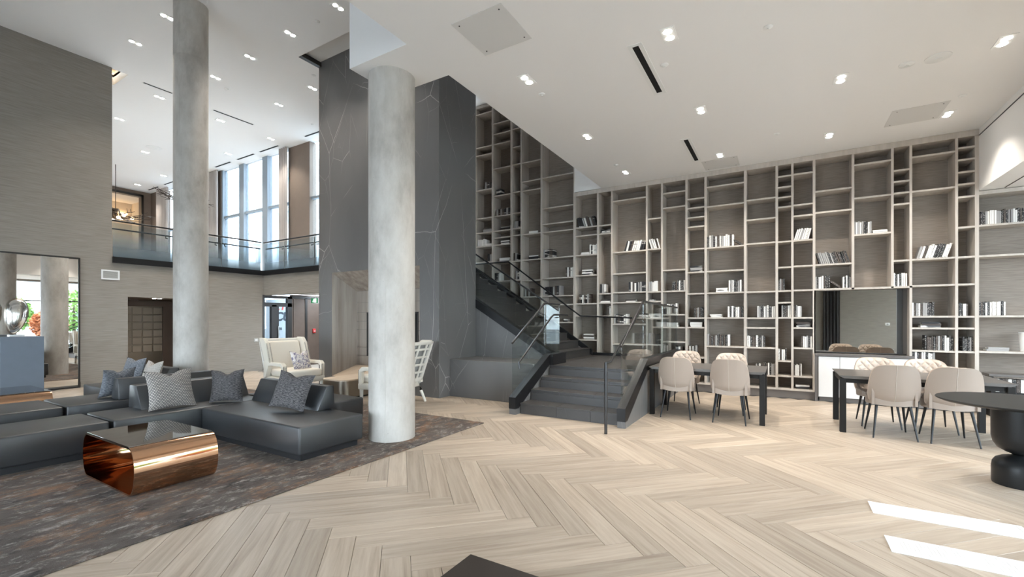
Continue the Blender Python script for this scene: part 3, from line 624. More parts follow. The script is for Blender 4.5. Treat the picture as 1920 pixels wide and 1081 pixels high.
# balcony balustrade of the upper lounge
def balustrade(label, loc, rz, length, cuts):
    t = thing('glass_balustrade', label, 'balustrade', loc, rz)
    box_obj('base_channel', 'black_metal', t, 0, length, -.06, .02, 0, .14)
    for a, b_ in zip(cuts[:-1], cuts[1:]): 
        g = box_obj('glass_panel', 'frosted_glass', t, a + .008, b_ - .008, -.006, .006, .10, .93)
    MB().tube([(0, 0, .98), (length, 0, .98)], .02).build('top_rail', 'black_metal', t, smooth=True)
    MB().tube([(0, .07, .80), (length, .07, .80)], .018).build('handrail', 'black_metal', t, smooth=True)
    for c in cuts[1:-1]:
        for d in (-.12, .12): MB().tube([(c + d, -.012, .72), (c + d, .07, .74), (c + d, .07, .79)], .014, 8).build('bracket', 'black_metal', t)
    for c in cuts[1:-1]: box_obj('clip', 'steel', t, c - .006, c + .006, -.01, .01, .14, .93)
    return t
balustrade('glass balustrade of the upper lounge above the alcove opening', (XL, 4.1, 2.81), PI / 2, 3.46, (0, 1.2, 2.35, 3.45))
balustrade('glass balustrade of the upper lounge next to the marble chimney', (XL, 7.64, 2.81), 0, 4.1, (0.03, 1.05, 2.4, 4.1))

# ================================================================ BOOKCASES
COLS = {
    'T0': (-7.123, -6.617, [7.072, 6.168, 5.954, 5.011, 4.246, 3.855, 3.485, 3.061, 2.544]),
    'T1': (-6.566, -6.035, [6.709, 6.426, 6.16, 5.51, 4.787, 4.249, 3.856, 3.675, 3.486, 3.023, 2.525]),
    'T2': (-5.977, -5.731, [6.445, 5.966, 5.517, 4.801, 4.258, 3.863, 3.685, 3.02, 2.533, 2.085]),
    'T3': (-5.692, -5.155, [5.513, 5.027, 4.792, 3.681, 3.028, 2.505, 2.087]),
    'T4': (-5.108, -4.271, [5.033, 4.269, 3.874, 3.675, 3.031, 2.53, 2.093, 1.876, 1.441]),
    'c0': (-4.216, -3.677, [3.69, 3.495, 3.034, 2.552, 1.883, 1.593, 1.027]),
    'c1': (-3.637, -3.342, [3.685, 3.491, 2.107, 1.892, 1.591]),
    'c2': (-3.299, -2.552, [4.205, 3.036, 2.548, 2.121, 1.892, 1.405, 0.949]),
    'c3': (-2.513, -2.228, [3.71, 3.043, 2.113, 1.903, 1.526, 0.957]),
    'c4': (-2.19, -1.731, [4.22, 3.904, 2.565, 2.114, 1.612, 1.339, 1.032, 0.708]),
    'c5': (-1.69, -1.358, [4.026, 3.835, 3.635, 3.441, 2.978, 2.493, 2.047, 1.54, 1.342, 0.718, 0.526]),
    'c6': (-1.315, -0.634, [4.222, 3.82, 2.975, 2.495, 2.05, 1.541, 0.96, 0.512]),
    'c7': (-0.587, -0.096, [3.851, 3.462, 2.993, 2.048, 1.536, 1.345, 0.958, 0.423]),
    'c8': (-0.052, 0.161, [4.231, 4.025, 3.832, 3.647, 2.988, 2.5, 2.051, 1.829, 1.541, 0.717, 0.433]),
    'c9': (0.198, 0.498, [4.234, 3.655, 3.449, 2.989, 2.507, 2.055, 1.54, 1.349, 0.971, 0.438]),
    'c10': (0.539, 1.073, [3.859, 3.47, 2.511]),
    'c11': (1.111, 1.617, [4.247, 3.656, 3.004]),
    'c12': (1.652, 1.858, [4.053, 3.862, 3.665, 3.474, 2.51]),
    'c13': (1.892, 2.422, [4.24, 3.661, 2.515, 2.072, 1.554, 1.359, 0.981, 0.721]),
    'c14': (2.457, 2.653, [4.28, 4.086, 3.886, 3.691, 3.485, 2.994, 2.513, 2.073, 1.552, 1.362, 0.982]),
    'c15': (2.702, 3.58, [3.002, 2.515, 1.557, 0.991]),
}
BOOKS = [  # column, shelf height, x from, x to, book height, pose, count, share of white spines
    ('c0', 3.69, -4.203, -3.695, 0.239, 'L', 10, 0.12),
    ('c1', 3.491, -3.604, -3.375, 0.0, 'F', 3, 0.2),
    ('c0', 3.034, -4.107, -3.879, 0.0, 'F', 2, 1),
    ('c0', 3.034, -3.879, -3.682, 0.225, 'U', 5, 0.8),
    ('c0', 2.552, -4.08, -3.787, 0.0, 'F', 4, 0.4),
    ('c2', 3.036, -3.052, -2.552, 0.226, 'R', 10, 0.6),
    ('c3', 3.043, -2.506, -2.244, 0.232, 'L', 6, 0.6),
    ('c1', 2.107, -3.617, -3.476, 0.21, 'U', 3, 0.8),
    ('c2', 2.121, -2.942, -2.564, 0.213, 'U', 9, 0.35),
    ('c3', 2.113, -2.506, -2.3, 0.221, 'U', 5, 0.6),
    ('c4', 2.114, -2.0, -1.741, 0.215, 'U', 8, 0.3),
    ('c6', 2.975, -1.31, -0.813, 0.238, 'U', 13, 0.65),
    ('c6', 2.975, -0.803, -0.651, 0.18, 'L2', 2, 0),
    ('c5', 2.493, -1.651, -1.4, 0.0, 'F', 4, 0.5),
    ('c6', 2.05, -1.149, -0.919, 0.0, 'F', 3, 1),
    ('c6', 2.05, -0.909, -0.642, 0.234, 'U', 8, 0.5),
    ('c0', 1.883, -4.148, -3.853, 0.214, 'U', 7, 0.15),
    ('c1', 1.892, -3.617, -3.375, 0.0, 'F', 2, 0.8),
    ('c2', 1.892, -3.027, -2.787, 0.0, 'F', 2, 0.2),
    ('c1', 1.591, -3.451, -3.349, 0.22, 'U', 2, 0.5),
    ('c2', 1.405, -3.287, -2.967, 0.217, 'U', 7, 0.35),
    ('c3', 1.526, -2.51, -2.233, 0.0, 'F', 3, 1),
    ('c3', 1.903, -2.494, -2.368, 0.0, 'F', 1, 0.5),
    ('c4', 1.612, -2.182, -1.902, 0.228, 'U', 8, 0.8),
    ('c4', 1.339, -2.124, -1.881, 0.0, 'F', 3, 1),
    ('c5', 1.54, -1.562, -1.377, 0.221, 'U', 6, 0.4),
    ('c5', 1.342, -1.651, -1.407, 0.0, 'F', 3, 1),
    ('c6', 1.541, -1.265, -1.026, 0.0, 'F', 2, 1),
    ('c6', 1.541, -0.928, -0.642, 0.223, 'U', 8, 0.6),
    ('c7', 1.536, -0.401, -0.101, 0.227, 'U', 11, 0.4),
    ('c8', 1.541, 0.005, 0.159, 0.222, 'U', 6, 0.3),
    ('c9', 1.54, 0.2, 0.333, 0.22, 'U', 6, 0.3),
    ('c9', 1.349, 0.24, 0.465, 0.0, 'F', 3, 0.1),
    ('c3', 0.957, -2.506, -2.233, 0.232, 'U', 7, 0.3),
    ('c6', 0.96, -1.31, -0.89, 0.227, 'U', 11, 0.25),
    ('c7', 0.958, -0.581, -0.265, 0.219, 'U', 10, 0.25),
    ('c9', 0.971, 0.321, 0.493, 0.218, 'U', 6, 0.8),
    ('c8', 0.717, -0.048, 0.092, 0.223, 'U', 5, 0.5),
    ('c4', 0.708, -1.956, -1.795, 0.226, 'U', 4, 0.4),
    ('c5', 0.718, -1.686, -1.51, 0.234, 'U', 6, 0.4),
    ('c7', 0.423, -0.429, -0.105, 0.227, 'U', 11, 0.4),
    ('c9', 0.438, 0.204, 0.333, 0.21, 'U', 6, 0.3),
    ('c9', 0.19, 0.232, 0.457, 0.0, 'F', 2, 0.5),
    ('c0', 1.027, -4.04, -3.76, 0.0, 'F', 4, 0.5),
    ('c8', 2.051, -0.047, 0.056, 0.213, 'U', 4, 0.2),
    ('c9', 2.989, 0.204, 0.498, 0.219, 'R', 8, 0.5),
    ('c10', 2.511, 0.543, 1.067, 0.222, 'L', 16, 0.15),
    ('c10', 2.06, 0.541, 0.764, 0.234, 'U', 9, 0.7),
    ('c10', 2.06, 0.772, 0.936, 0.193, 'L2', 1, 0),
    ('c10', 2.06, 0.952, 1.07, 0.219, 'U', 5, 0.6),
    ('c11', 3.004, 1.114, 1.365, 0.225, 'U', 9, 0.6),
    ('c11', 3.004, 1.373, 1.589, 0.0, 'F', 2, 0.7),
    ('c12', 2.06, 1.656, 1.844, 0.227, 'U', 7, 0.9),
    ('c13', 2.515, 1.957, 2.403, 0.229, 'R', 11, 0.55),
    ('c13', 1.554, 1.896, 2.18, 0.223, 'U', 10, 0.15),
    ('c13', 1.359, 2.004, 2.268, 0.0, 'F', 3, 0.3),
    ('c13', 0.981, 2.064, 2.416, 0.237, 'U', 13, 0.35),
    ('c13', 0.721, 1.907, 2.19, 0.231, 'U', 10, 0.45),
    ('c14', 1.552, 2.46, 2.591, 0.215, 'U', 6, 0.35),
    ('c14', 0.982, 2.523, 2.65, 0.223, 'U', 6, 0.3),
    ('c15', 3.002, 2.708, 3.223, 0.217, 'U', 20, 0.3),
    ('c15', 1.557, 2.708, 3.017, 0.218, 'U', 12, 0.6),
    ('c15', 0.991, 2.798, 3.058, 0.0, 'F', 2, 0.1),
    ('T0', 5.011, -6.859, -6.626, 0.186, 'U', 5, 0.05),
    ('T1', 4.787, -6.499, -6.348, 0.169, 'U', 3, 0.05),
    ('T1', 4.249, -6.499, -6.068, 0.182, 'U', 7, 0.1),
    ('T0', 3.855, -6.946, -6.634, 0.0, 'F', 4, 0.1),
    ('T1', 3.856, -6.381, -6.084, 0.0, 'F', 3, 0.2),
    ('T2', 3.863, -5.954, -5.779, 0.193, 'U', 4, 0.05),
    ('T3', 3.681, -5.528, -5.252, 0.0, 'F', 2, 1),
    ('T0', 3.485, -7.105, -6.807, 0.188, 'U', 5, 0.6),
    ('T0', 3.485, -6.824, -6.617, 0.0, 'F', 2, 0.9),
    ('T1', 3.486, -6.381, -6.084, 0.0, 'F', 3, 0.6),
    ('T2', 3.02, -5.954, -5.826, 0.22, 'U', 3, 0.05),
    ('T1', 3.023, -6.414, -6.068, 0.0, 'F', 3, 0.6),
    ('T3', 3.028, -5.528, -5.237, 0.0, 'F', 3, 0.8),
    ('T4', 3.031, -5.102, -4.808, 0.211, 'U', 7, 0.1),
    ('T4', 2.53, -4.494, -4.278, 0.231, 'U', 5, 0.6),
    ('T2', 2.533, -5.906, -5.739, 0.233, 'U', 3, 0.5),
    ('T1', 2.525, -6.549, -6.364, 0.212, 'U', 4, 0.1),
    ('T4', 2.093, -5.102, -4.622, 0.237, 'U', 9, 0.15),
    ('T3', 2.087, -5.637, -5.42, 0.203, 'U', 4, 0.1),
    ('T4', 1.441, -4.565, -4.438, 0.0, 'F', 2, 0.6),
    ('T0', 3.061, -6.772, -6.617, 0.2, 'U', 3, 0.1),
]
LOW_LIGHTS = [ (-1.03, 4.961), (-2.768, 4.969), (-1.003, 6.993), (-2.764, 7.016), (0.647, 6.995), (2.092, 6.968), (2.111, 9.005), (0.679, 9.038), (-0.972, 9.077), (-2.753, 9.122) ]
HIGH_LIGHTS = [ (-10.123, 3.963), (-11.634, 3.982), (-8.568, 5.48), (-10.092, 5.511), (-7.072, 5.474), (-11.649, 5.542), (-10.094, 7.055), (-13.935, 5.278), (-11.648, 7.127), (-16.444, 5.254), (-14.038, 6.823), (-14.061, 8.336), (-16.604, 8.314), (-18.919, 6.746), (-21.346, 8.229), (-23.738, 8.2) ]
LOW_SLOTS = [ (-1.418, 4.978), (-1.373, 6.15), (-1.406, 7.987), (-1.349, 9.14) ]
HIGH_SLOTS = [ (-13.385, 4.751), (-13.423, 5.361), (-13.444, 6.369), (-13.526, 7.465), (-18.485, 8.776), (-17.375, 8.774), (-16.945, 8.777), (-15.835, 8.776), (-15.494, 8.807), (-14.375, 8.815), (-12.962, 8.85), (-12.375, 8.871), (-24.305, 8.686), (-23.286, 8.742), (-22.744, 8.71), (-21.839, 8.741) ]
PANELS = [ (-2.918, 3.624), (-2.325, 3.644), (-2.31, 4.265), (-2.916, 4.253), (1.385, 9.081), (1.396, 8.437), (2.009, 8.544), (2.038, 9.125), (-1.319, 9.259), (-0.723, 9.29), (-0.686, 9.777), (-1.306, 9.877) ]
DOTS = [ (-0.119, 5.367), (1.561, 7.007), (1.281, 7.004), (2.109, 8.361), (-0.06, 8.519), (-2.772, 5.39), (-1.197, 5.526), (-2.782, 8.586) ]
HDOTS = [ (-18.188, 6.737), (-7.761, 5.528), (-9.545, 6.699), (-11.998, 5.97), (-11.965, 8.362) ]

ZB, TH, DEP = .19, .030, .41      # bottom board, shelf thickness, depth
bc_tall = thing('bookcase', 'two-storey taupe bookcase rising behind the staircase', 'bookcase', (-5.7, YB, 0))
bc_main = thing('bookcase', 'long taupe built-in bookcase behind the dining tables', 'bookcase', (-.8, YB, 0))
bc_side = thing('bookcase', 'open shelves in the recess under the white soffit', 'bookcase', (3.6, YB, 0))
def board(name, t, x0, x1, z0, z1, y0=0.0, y1=DEP, mat='shelf_laminate'):
    return box_obj(name, mat, t, x0 - t.location.x, x1 - t.location.x, y0, y1, z0, z1)
order_t = ['T0', 'T1', 'T2', 'T3', 'T4']; order_m = ['c%d' % i for i in range(15)]
def fill(t, keys, x_left, x_right, top, zlow):
    xs = [x_left]
    for a, b_ in zip(keys[:-1], keys[1:]): xs += [COLS[a][1], COLS[b_][0]]
    for i, k in enumerate(keys):
        x0, x1, zz = COLS[k]
        lo = 2.06 if k in ('c10', 'c11', 'c12') else zlow
        board('back_panel', t, x0, x1, lo, top - .02, DEP - .03, DEP, 'shelf_back')
        for z in zz: board('shelf', t, x0, x1, z - TH, z, 0.006)
        if i < len(keys) - 1:
            n = COLS[keys[i + 1]][0]
            lo2 = 2.03 if k in ('c10', 'c11') else zlow
            board('upright', t, x1, n, lo2, top - .09)
fill(bc_tall, order_t, -7.2, -4.271, HH - .02, .68)
board('upright', bc_tall, -7.17, -7.123, .68, HH - .1); board('upright', bc_tall, -4.271, -4.246, .68, HH - .02)
board('top_board', bc_tall, -7.17, -4.246, HH - .09, HH - .02)
fill(bc_main, order_m, -4.246, 2.7, HC, ZB)
board('upright', bc_main, -4.243, -4.216, .68, HC - .09); board('upright', bc_main, 2.653, 2.70, ZB, HC - .09)
board('top_board', bc_main, -4.243, 2.70, HC - .10, HC - .004, -.012)
board('bottom_board', bc_main, -1.80, .539, ZB - .035, ZB); board('bottom_board', bc_main, 1.9, 2.70, ZB - .035, ZB)
board('plinth', bc_main, -1.80, .539, 0, ZB - .035, .05, DEP, 'plinth_grey'); board('plinth', bc_main, 1.9, 2.70, 0, ZB - .035, .05, DEP, 'plinth_grey')
board('shelf', bc_main, .539, 1.892, 2.028, 2.06, 0.0)
board('niche_side', bc_main, .52, .539, .87, 2.03); 
x0, x1, zz = COLS['c15']
for z in zz: board('shelf', bc_side, x0, x1 + 1.4, z - TH, z, .02)
board('shelf', bc_side, x0, x1 + 1.4, 3.48, 3.54, .02); board('shelf', bc_side, x0, x1 + 1.4, .40, .43, .02)
board('upright', bc_side, x1 + 1.4, x1 + 1.45, 0, 3.54); board('back_panel', bc_side, x0, x1 + 1.4, 0, 3.54, DEP - .03, DEP, 'shelf_back')
# mirror niche and sideboard
wm = thing('wall_mirror', 'tinted mirror in the bookcase niche above the sideboard', 'mirror', (1.2, YB + .17, .9))
box_obj('glass', 'bronze_mirror', wm, -.66, .52, 0, .01, 0, 1.12)
box_obj('surround', 'counter_grey', wm, -.68, .69, .011, .05, -.01, 1.125); box_obj('surround', 'frame_dark', wm, .52, .60, -.01, .01, 0, 1.12)
sb = thing('sideboard', 'white-fronted sideboard with grey counter under the mirror', 'sideboard', (1.22, YB, 0))
box_obj('body', 'counter_grey', sb, -.66, .66, -.02, DEP - .02, .07, .83); box_obj('kick', 'plinth_grey', sb, -.62, .66, 0.03, DEP - .02, 0, .07)
rbox_obj('counter', 'counter_grey', sb, -.69, .69, -.06, DEP - .02, .83, .875, r=.004, seg=1); box_obj('side_panel', 'counter_grey', sb, -.69, -.65, -.055, DEP - .02, 0, .83)
dx = [-.64, -.32, .0, .32, .65]
for i in range(4): rbox_obj('door', 'cabinet_white', sb, dx[i] + .003, dx[i + 1] - .003, -.04, -.02, .09, .82, r=.002, seg=1)

# ---------------------------------------------------------------- books
def book_mesh(cover):
    mb = MB()
    mb.box(0, .14, 0, 1, 0, 1).box(.86, 1, 0, 1, 0, 1).box(.14, .86, 0, .05, 0, 1)
    n0 = len(mb.bm.faces); mb.box(.14, .86, .05, .96, .02, .975)
    mb.bm.faces.ensure_lookup_table()
    for f in list(mb.bm.faces)[n0:]: f.material_index = 1
    return mb.build('book', [cover, 'pages'], mesh_only=True)
COVERS = ['book_white', 'book_printed', 'book_grey', 'book_black', 'book_brown']
BMESH = {c: book_mesh(c) for c in COVERS}
def region(c):
    if c[0] == 'T': return 'in the two-storey bookcase behind the stairs'
    i = int(c[1:])
    if i <= 4: return 'in the bookcase next to the stair landing'
    if i <= 9: return 'in the bookcase between staircase and mirror niche'
    if i <= 12: return 'on the shelves above the mirror niche'
    if i <= 14: return 'in the bookcase columns beside the mirror niche'
    return 'on the open shelves under the white soffit'
allb = []
rb = random.Random(11)
for c, z, xa, xb, hh, pose, n, white in BOOKS:
    if pose != 'F': white *= .8
    base = z + .0015
    if pose == 'F':
        zz = base
        for i in range(n):
            th = rb.uniform(.024, .036); w_ = (xb - xa) * rb.uniform(.86, .99); off = rb.uniform(0, (xb - xa) - w_)
            cov = rb.choice(['book_white', 'book_printed']) if rb.random() < white else rb.choice(['book_black', 'book_brown', 'book_grey'])
            # flat: thickness up, height along x, spine to the front
            M_ = Matrix.Translation((xa + off, YB + .05 + rb.uniform(0, .02), zz)) @ Matrix(((0, 0, w_, 0), (0, rb.uniform(.15, .19), 0, 0), (th, 0, 0, 0), (0, 0, 0, 1)))
            allb.append((c, cov, M_, 'lying flat', xa)); zz += th + .001
        continue
    th0 = (xb - xa) / n
    if pose in 'LR' or pose == 'L2':
        ang_ = {'L': -.30, 'R': .28, 'L2': -.85}[pose]
        ca, sa = math.cos(ang_), math.sin(ang_)
        span = (xb - xa) - hh * abs(sa) * (.95 if pose != 'L2' else .8)
        th0 = max(.014, span / n)
    x = xa
    if pose == 'L' or pose == 'L2': x = xa + hh * abs(sa) * .9
    for i in range(n):
        th = th0 * rb.uniform(.8, 1.0); h_ = hh * rb.uniform(.88, 1.04); d_ = rb.uniform(.15, .19)
        cov = rb.choice(['book_white', 'book_white', 'book_printed']) if rb.random() < white else rb.choice(['book_black', 'book_black', 'book_brown', 'book_grey'])
        S = Matrix.Diagonal((th * .94, d_, h_, 1)); y = YB + .04 + rb.uniform(0, .015)
        if pose == 'U': M_ = Matrix.Translation((x, y, base)) @ S
        else:
            a_ = ang_ * rb.uniform(.85, 1.1)
            lift = th * math.sin(a_) if a_ > 0 else 0
            M_ = Matrix.Translation((x, y, base + lift)) @ Matrix.Rotation(a_, 4, 'Y') @ S
        allb.append((c, cov, M_, 'standing upright' if pose == 'U' else 'leaning over', xa)); x += th0
look = {'book_white': 'white', 'book_printed': 'white printed', 'book_grey': 'grey', 'book_black': 'black and white', 'book_brown': 'dark brown'}
allb.sort(key=lambda q: -q[2].translation.x)
far = MB(); far_me = bpy.data.meshes.new('far')
for i, (c, cov, M_, pose, xa) in enumerate(allb):
    if i < 300:
        o = link('book', BMESH[cov]); o.matrix_world = M_
        if pose == 'lying flat':
            # matrix has swapped axes: bake it into its own small mesh so that the object transform stays clean
            me = BMESH[cov].copy(); me.transform(Matrix.Translation(-M_.translation) @ M_); me.flip_normals()
            o.data = me; o.matrix_world = Matrix.Translation(M_.translation)
        lb = '%s book %s %s' % (look[cov], pose, region(c))
        tag(o, lb, 'book', 'books ' + region(c))
    else:
        t = BMESH[cov].copy(); t.transform(M_)
        off = COVERS.index(cov)
        b4 = len(far.bm.faces); far.bm.from_mesh(t); far.bm.faces.ensure_lookup_table()
        for f in list(far.bm.faces)[b4:]: f.material_index = 5 if f.material_index == 1 else off
        bpy.data.meshes.remove(t)
tag(far.build('book_rows', COVERS + ['pages']), 'many small books on the far shelves around the staircase', 'books', kind='stuff')
vp = thing('planter', 'tapered white planter on the open shelf under the soffit', 'planter', (3.26, YB + .15, .992))
MB().lathe([(.055, 0), (.075, .30), (.07, .30), (.05, .28)], seg=24).build('pot', 'white_plastic', vp, smooth=True)
lc = thing('low_cabinet', 'low dark cabinet under the open shelves beside the dining table', 'cabinet', (3.11, YB - .26, 0))
box_obj('body', 'dark_table', lc, -.35, .25, .03, .25, 0, .04); box_obj('side_panel', 'dark_table', lc, -.35, -.32, 0, .25, .04, .62); box_obj('side_panel', 'dark_table', lc, .2, .25, 0, .25, .04, .62)
rbox_obj('top', 'table_top_grey', lc, -.38, .27, -.03, .25, .62, .66, r=.004, seg=1)
box_obj('shelf', 'dark_table', lc, -.32, .2, .02, .24, .36, .38)
for i in range(9):
    cov = ['book_white', 'book_black', 'book_brown'][i % 3]; o = link('book', BMESH[cov]); o.scale = (.04, .15, .2); o.location = (2.83 + i * .045, YB - .20, .381)
    tag(o, '%s book standing inside the low dark cabinet' % look[cov], 'book', 'books in the low dark cabinet')

# ================================================================ FURNITURE
# ---------------------------------------------------------------- rug
rug = tag(MB().rbox(-11.2, -3.66, -4.2, 5.31, 0.001, .012, r=.004, seg=1).build('area_rug', 'rug_wool'), 'large distressed charcoal and rust area rug under the sofas', 'rug')
RZ = .012
# ---------------------------------------------------------------- modular leather sofas
def module(label, x0, x1, y0, y1, back=None, group='black leather sofa modules'):
    cx, cy = (x0 + x1) / 2, (y0 + y1) / 2
    t = thing('sofa_module', label, 'sofa', (cx, cy, RZ), 0, group)
    a, b_, c, d = x0 - cx, x1 - cx, y0 - cy, y1 - cy
    box_obj('plinth', 'leather_plinth', t, a + .05, b_ - .05, c + .05, d - .05, 0, .066)
    s = rbox_obj('seat', 'leather_black', t, a + .004, b_ - .004, c + .004, d - .004, .066, .365, r=.022, seg=3)
    if back:
        mb = MB(); pts, lo, hi, ax = back
        off = (cx, cy)
        tb = bmesh.new(); 
        m2 = MB(); 
        if ax == 'y': m2.prism([(x - cx, z) for x, z in pts], lo - cy, hi - cy, 'y')
        else: m2.prism([(y - cy, z) for y, z in pts], lo - cx, hi - cx, 'x')
        bmesh.ops.recalc_face_normals(m2.bm, faces=list(m2.bm.faces))
        bmesh.ops.bevel(m2.bm, geom=list(m2.bm.edges), offset=.014, segments=2, affect='EDGES', profile=.5)
        m2.build('backrest', 'leather_black', t, smooth=True)
    return t
zb, zt = .364, .655
module('long backless black leather bench nearest the copper table', -7.12, -6.28, -1.2, 1.93)
module('black leather sofa corner with the woven houndstooth cushion', -7.12, -6.28, 1.955, 3.66, ([(-6.72, zb), (-6.88, zt), (-7.08, zt), (-7.11, zb)], 2.36, 3.66, 'y'))
module('black leather sofa end with two charcoal cushions beside the column', -6.26, -4.24, 2.81, 3.64, ([(3.43, zb), (3.56, zt), (3.66, zt), (3.68, zb)], -6.26, -4.81, 'x'))
module('backless black leather seat behind the backrest by the column', -6.9, -5.14, 3.70, 4.42)
module('backless black leather bench beside the farther copper table', -8.82, -7.84, -1.0, 1.95)
module('black leather sofa seat with slim backrest and slate cushion', -8.82, -7.84, 1.97, 3.70, ([(-7.85, zb), (-7.89, zt), (-8.03, zt), (-8.12, zb)], 2.50, 3.70, 'y'))
module('far black leather sofa seat with slate and pale cushions', -10.33, -8.85, 2.80, 3.72, ([(3.40, zb), (3.52, zt), (3.66, zt), (3.70, zb)], -10.1, -8.9, 'x'))

# ---------------------------------------------------------------- cushions
def cushion(label, mat, w_, h_, t_, loc, rz, tilt, group=None, roll=0.0, chop=.05):
    t = thing('cushion', label, 'cushion', loc, rz, group)
    mb = MB()
    for sgn in (-1, 1):
        def fn(u, v, s=sgn):
            a, b_ = u * 2 - 1, v * 2 - 1
            pinch = 1 - .10 * (1 - abs(a) ** 2) * abs(b_) ** 3
            pinch2 = 1 - .10 * (1 - abs(b_) ** 2) * abs(a) ** 3
            x = a * w_ / 2 * pinch2; z = b_ * h_ / 2 * pinch
            th = t_ / 2 * (max(0, 1 - abs(a) ** 2.4) ** .6) * (max(0, 1 - abs(b_) ** 2.4) ** .6)
            if b_ > 0: z -= chop * math.exp(-(a / .28) ** 2) * b_ ** 2
            th *= 1 + .10 * math.sin(5 * a + 3 * b_)
            return (x, s * th, z)
        mb.grid(fn, 18, 18, uv=True)
    bmesh.ops.remove_doubles(mb.bm, verts=list(mb.bm.verts), dist=.0004)
    o = mb.build('cover', mat, t, smooth=True)
    R = Matrix.Rotation(tilt, 4, 'X') @ Matrix.Rotation(roll, 4, 'Y')
    o.data.transform(Matrix.Translation((0, 0, 0)) @ R)
    zmin = min(v_.co.z for v_ in o.data.vertices)
    o.data.transform(Matrix.Translation((0, 0, -zmin)))
    return t
SZ = RZ + .366
# rz turns the cushion's face: 0 faces -y, pi/2 faces +x
cushion('woven black and white houndstooth cushion on the sofa corner', 'cushion_houndstooth', .52, .50, .17, (-6.60, 2.62, SZ), PI / 2, -.30, chop=.06)
cushion('charcoal cushion pressed into the sofa corner', 'cushion_charcoal', .40, .44, .17, (-6.46, 3.22, SZ), PI / 4 + .1, -.22)
cushion('charcoal cushion leaning at the sofa end beside the column', 'cushion_charcoal', .50, .46, .16, (-5.12, 3.30, SZ), .35, -.35, roll=.12, chop=.04)
cushion('slate cushion propped behind the slim sofa backrest', 'cushion_slate', .46, .42, .15, (-8.27, 2.62, SZ), -PI / 2 + .35, -.25)
cushion('slate cushion on the far sofa seat', 'cushion_slate', .48, .46, .16, (-9.72, 3.30, SZ), .25, -.25)
cushion('pale woven cushion on the far sofa seat', 'cushion_pale', .46, .44, .16, (-8.98, 3.30, SZ), .1, -.25, chop=.07)

# ---------------------------------------------------------------- copper loop coffee tables
def copper_table(label, x0, x1, y0, y1, H):
    t = thing('copper_table', label, 'coffee table', ((x0 + x1) / 2, (y0 + y1) / 2, RZ))
    W, D = (x1 - x0) / 2, (y1 - y0) / 2; r = H / 2; th = .014
    def loop(rr, inset):
        P = []; n = 12
        for k in range(n + 1): a = -PI / 2 + PI * k / n; P.append((W - r + math.cos(a) * rr * .55 + (.45 * r if 1 else 0) - inset * 0, r + math.sin(a) * rr))
        for k in range(n + 1): a = PI / 2 + PI * k / n; P.append((-W + r + math.cos(a) * rr * .55 - .45 * r, r + math.sin(a) * rr))
        return P
    O, I = loop(r, 0), loop(r - th, 0); n = len(O); mb = MB()
    vo = [[mb.bm.verts.new((p_[0], y, p_[1])) for p_ in O] for y in (-D, D)]; vi = [[mb.bm.verts.new((p_[0], y, p_[1])) for p_ in I] for y in (-D, D)]
    for k in range(n):
        j = (k + 1) % n
        mb.bm.faces.new((vo[0][k], vo[0][j], vo[1][j], vo[1][k])); mb.bm.faces.new((vi[0][k], vi[1][k], vi[1][j], vi[0][j]))
        mb.bm.faces.new((vo[0][k], vi[0][k], vi[0][j], vo[0][j])); mb.bm.faces.new((vo[1][k], vo[1][j], vi[1][j], vi[1][k]))
    mb.build('loop', 'copper', t, smooth=True)
    rbox_obj('glass_top', 'copper_glass', t, -W + r * .55, W - r * .55, -D, D, H, H + .008, r=.002, seg=1)
    return t
copper_table('polished copper loop coffee table with mirrored top on the rug', -5.72, -4.55, 1.55, 2.19, .405)
copper_table('polished copper loop coffee table beyond the backless bench', -10.75, -9.50, 1.40, 2.24, .385)

# ---------------------------------------------------------------- pedestal, sculpture, floor mirror
pd = thing('pedestal', 'slate blue display pedestal in front of the leaning mirror', 'pedestal', (-12.3, 2.43, 0))
rbox_obj('body', 'pedestal_blue', pd, -.28, .28, -.28, .28, 0, 1.175, r=.004, seg=1)
sp = thing('sculpture', 'polished silver pebble sculpture standing on the slate pedestal', 'sculpture', (-12.3, 2.40, 1.176))
box_obj('base', 'steel', sp, -.07, .07, -.10, .10, 0, .035)
def pebble(sc, dx_, name, mat):
    mb = MB()
    def fn(u, v):
        a = 2 * PI * u; p_ = -PI / 2 + PI * v
        y = math.cos(p_) * math.cos(a); x = math.cos(p_) * math.sin(a); z = math.sin(p_)
        ww = .155 * (1 + .22 * z + .10 * z * z * z)
        return (x * .075 * sc + dx_, (y * ww + .03 * z - .02 * z * z) * sc, z * .345 * sc + .375)
    mb.grid(fn, 36, 24); bmesh.ops.remove_doubles(mb.bm, verts=list(mb.bm.verts), dist=.0005)
    return mb.build(name, mat, sp, smooth=True)
pebble(1.0, 0, 'body', 'brushed_bronze'); pebble(.93, .018, 'rim', 'silver'); pebble(.72, .045, 'inner_face', 'silver')
fm = thing('floor_mirror', 'large black-framed mirror standing against the left wall', 'mirror', (XL + .01, 1.9, 0.0))
fw_ = 3.22
box_obj('glass', 'mirror', fm, .012, .02, -fw_ / 2, fw_ / 2, .06, 2.82)
MB().box(0, .035, -fw_ / 2 - .03, -fw_ / 2, 0, 2.85).box(0, .035, fw_ / 2, fw_ / 2 + .03, 0, 2.85).box(0, .035, -fw_ / 2, fw_ / 2, 2.82, 2.85).box(0, .035, -fw_ / 2, fw_ / 2, 0, .03).build('frame', 'frame_dark', fm)

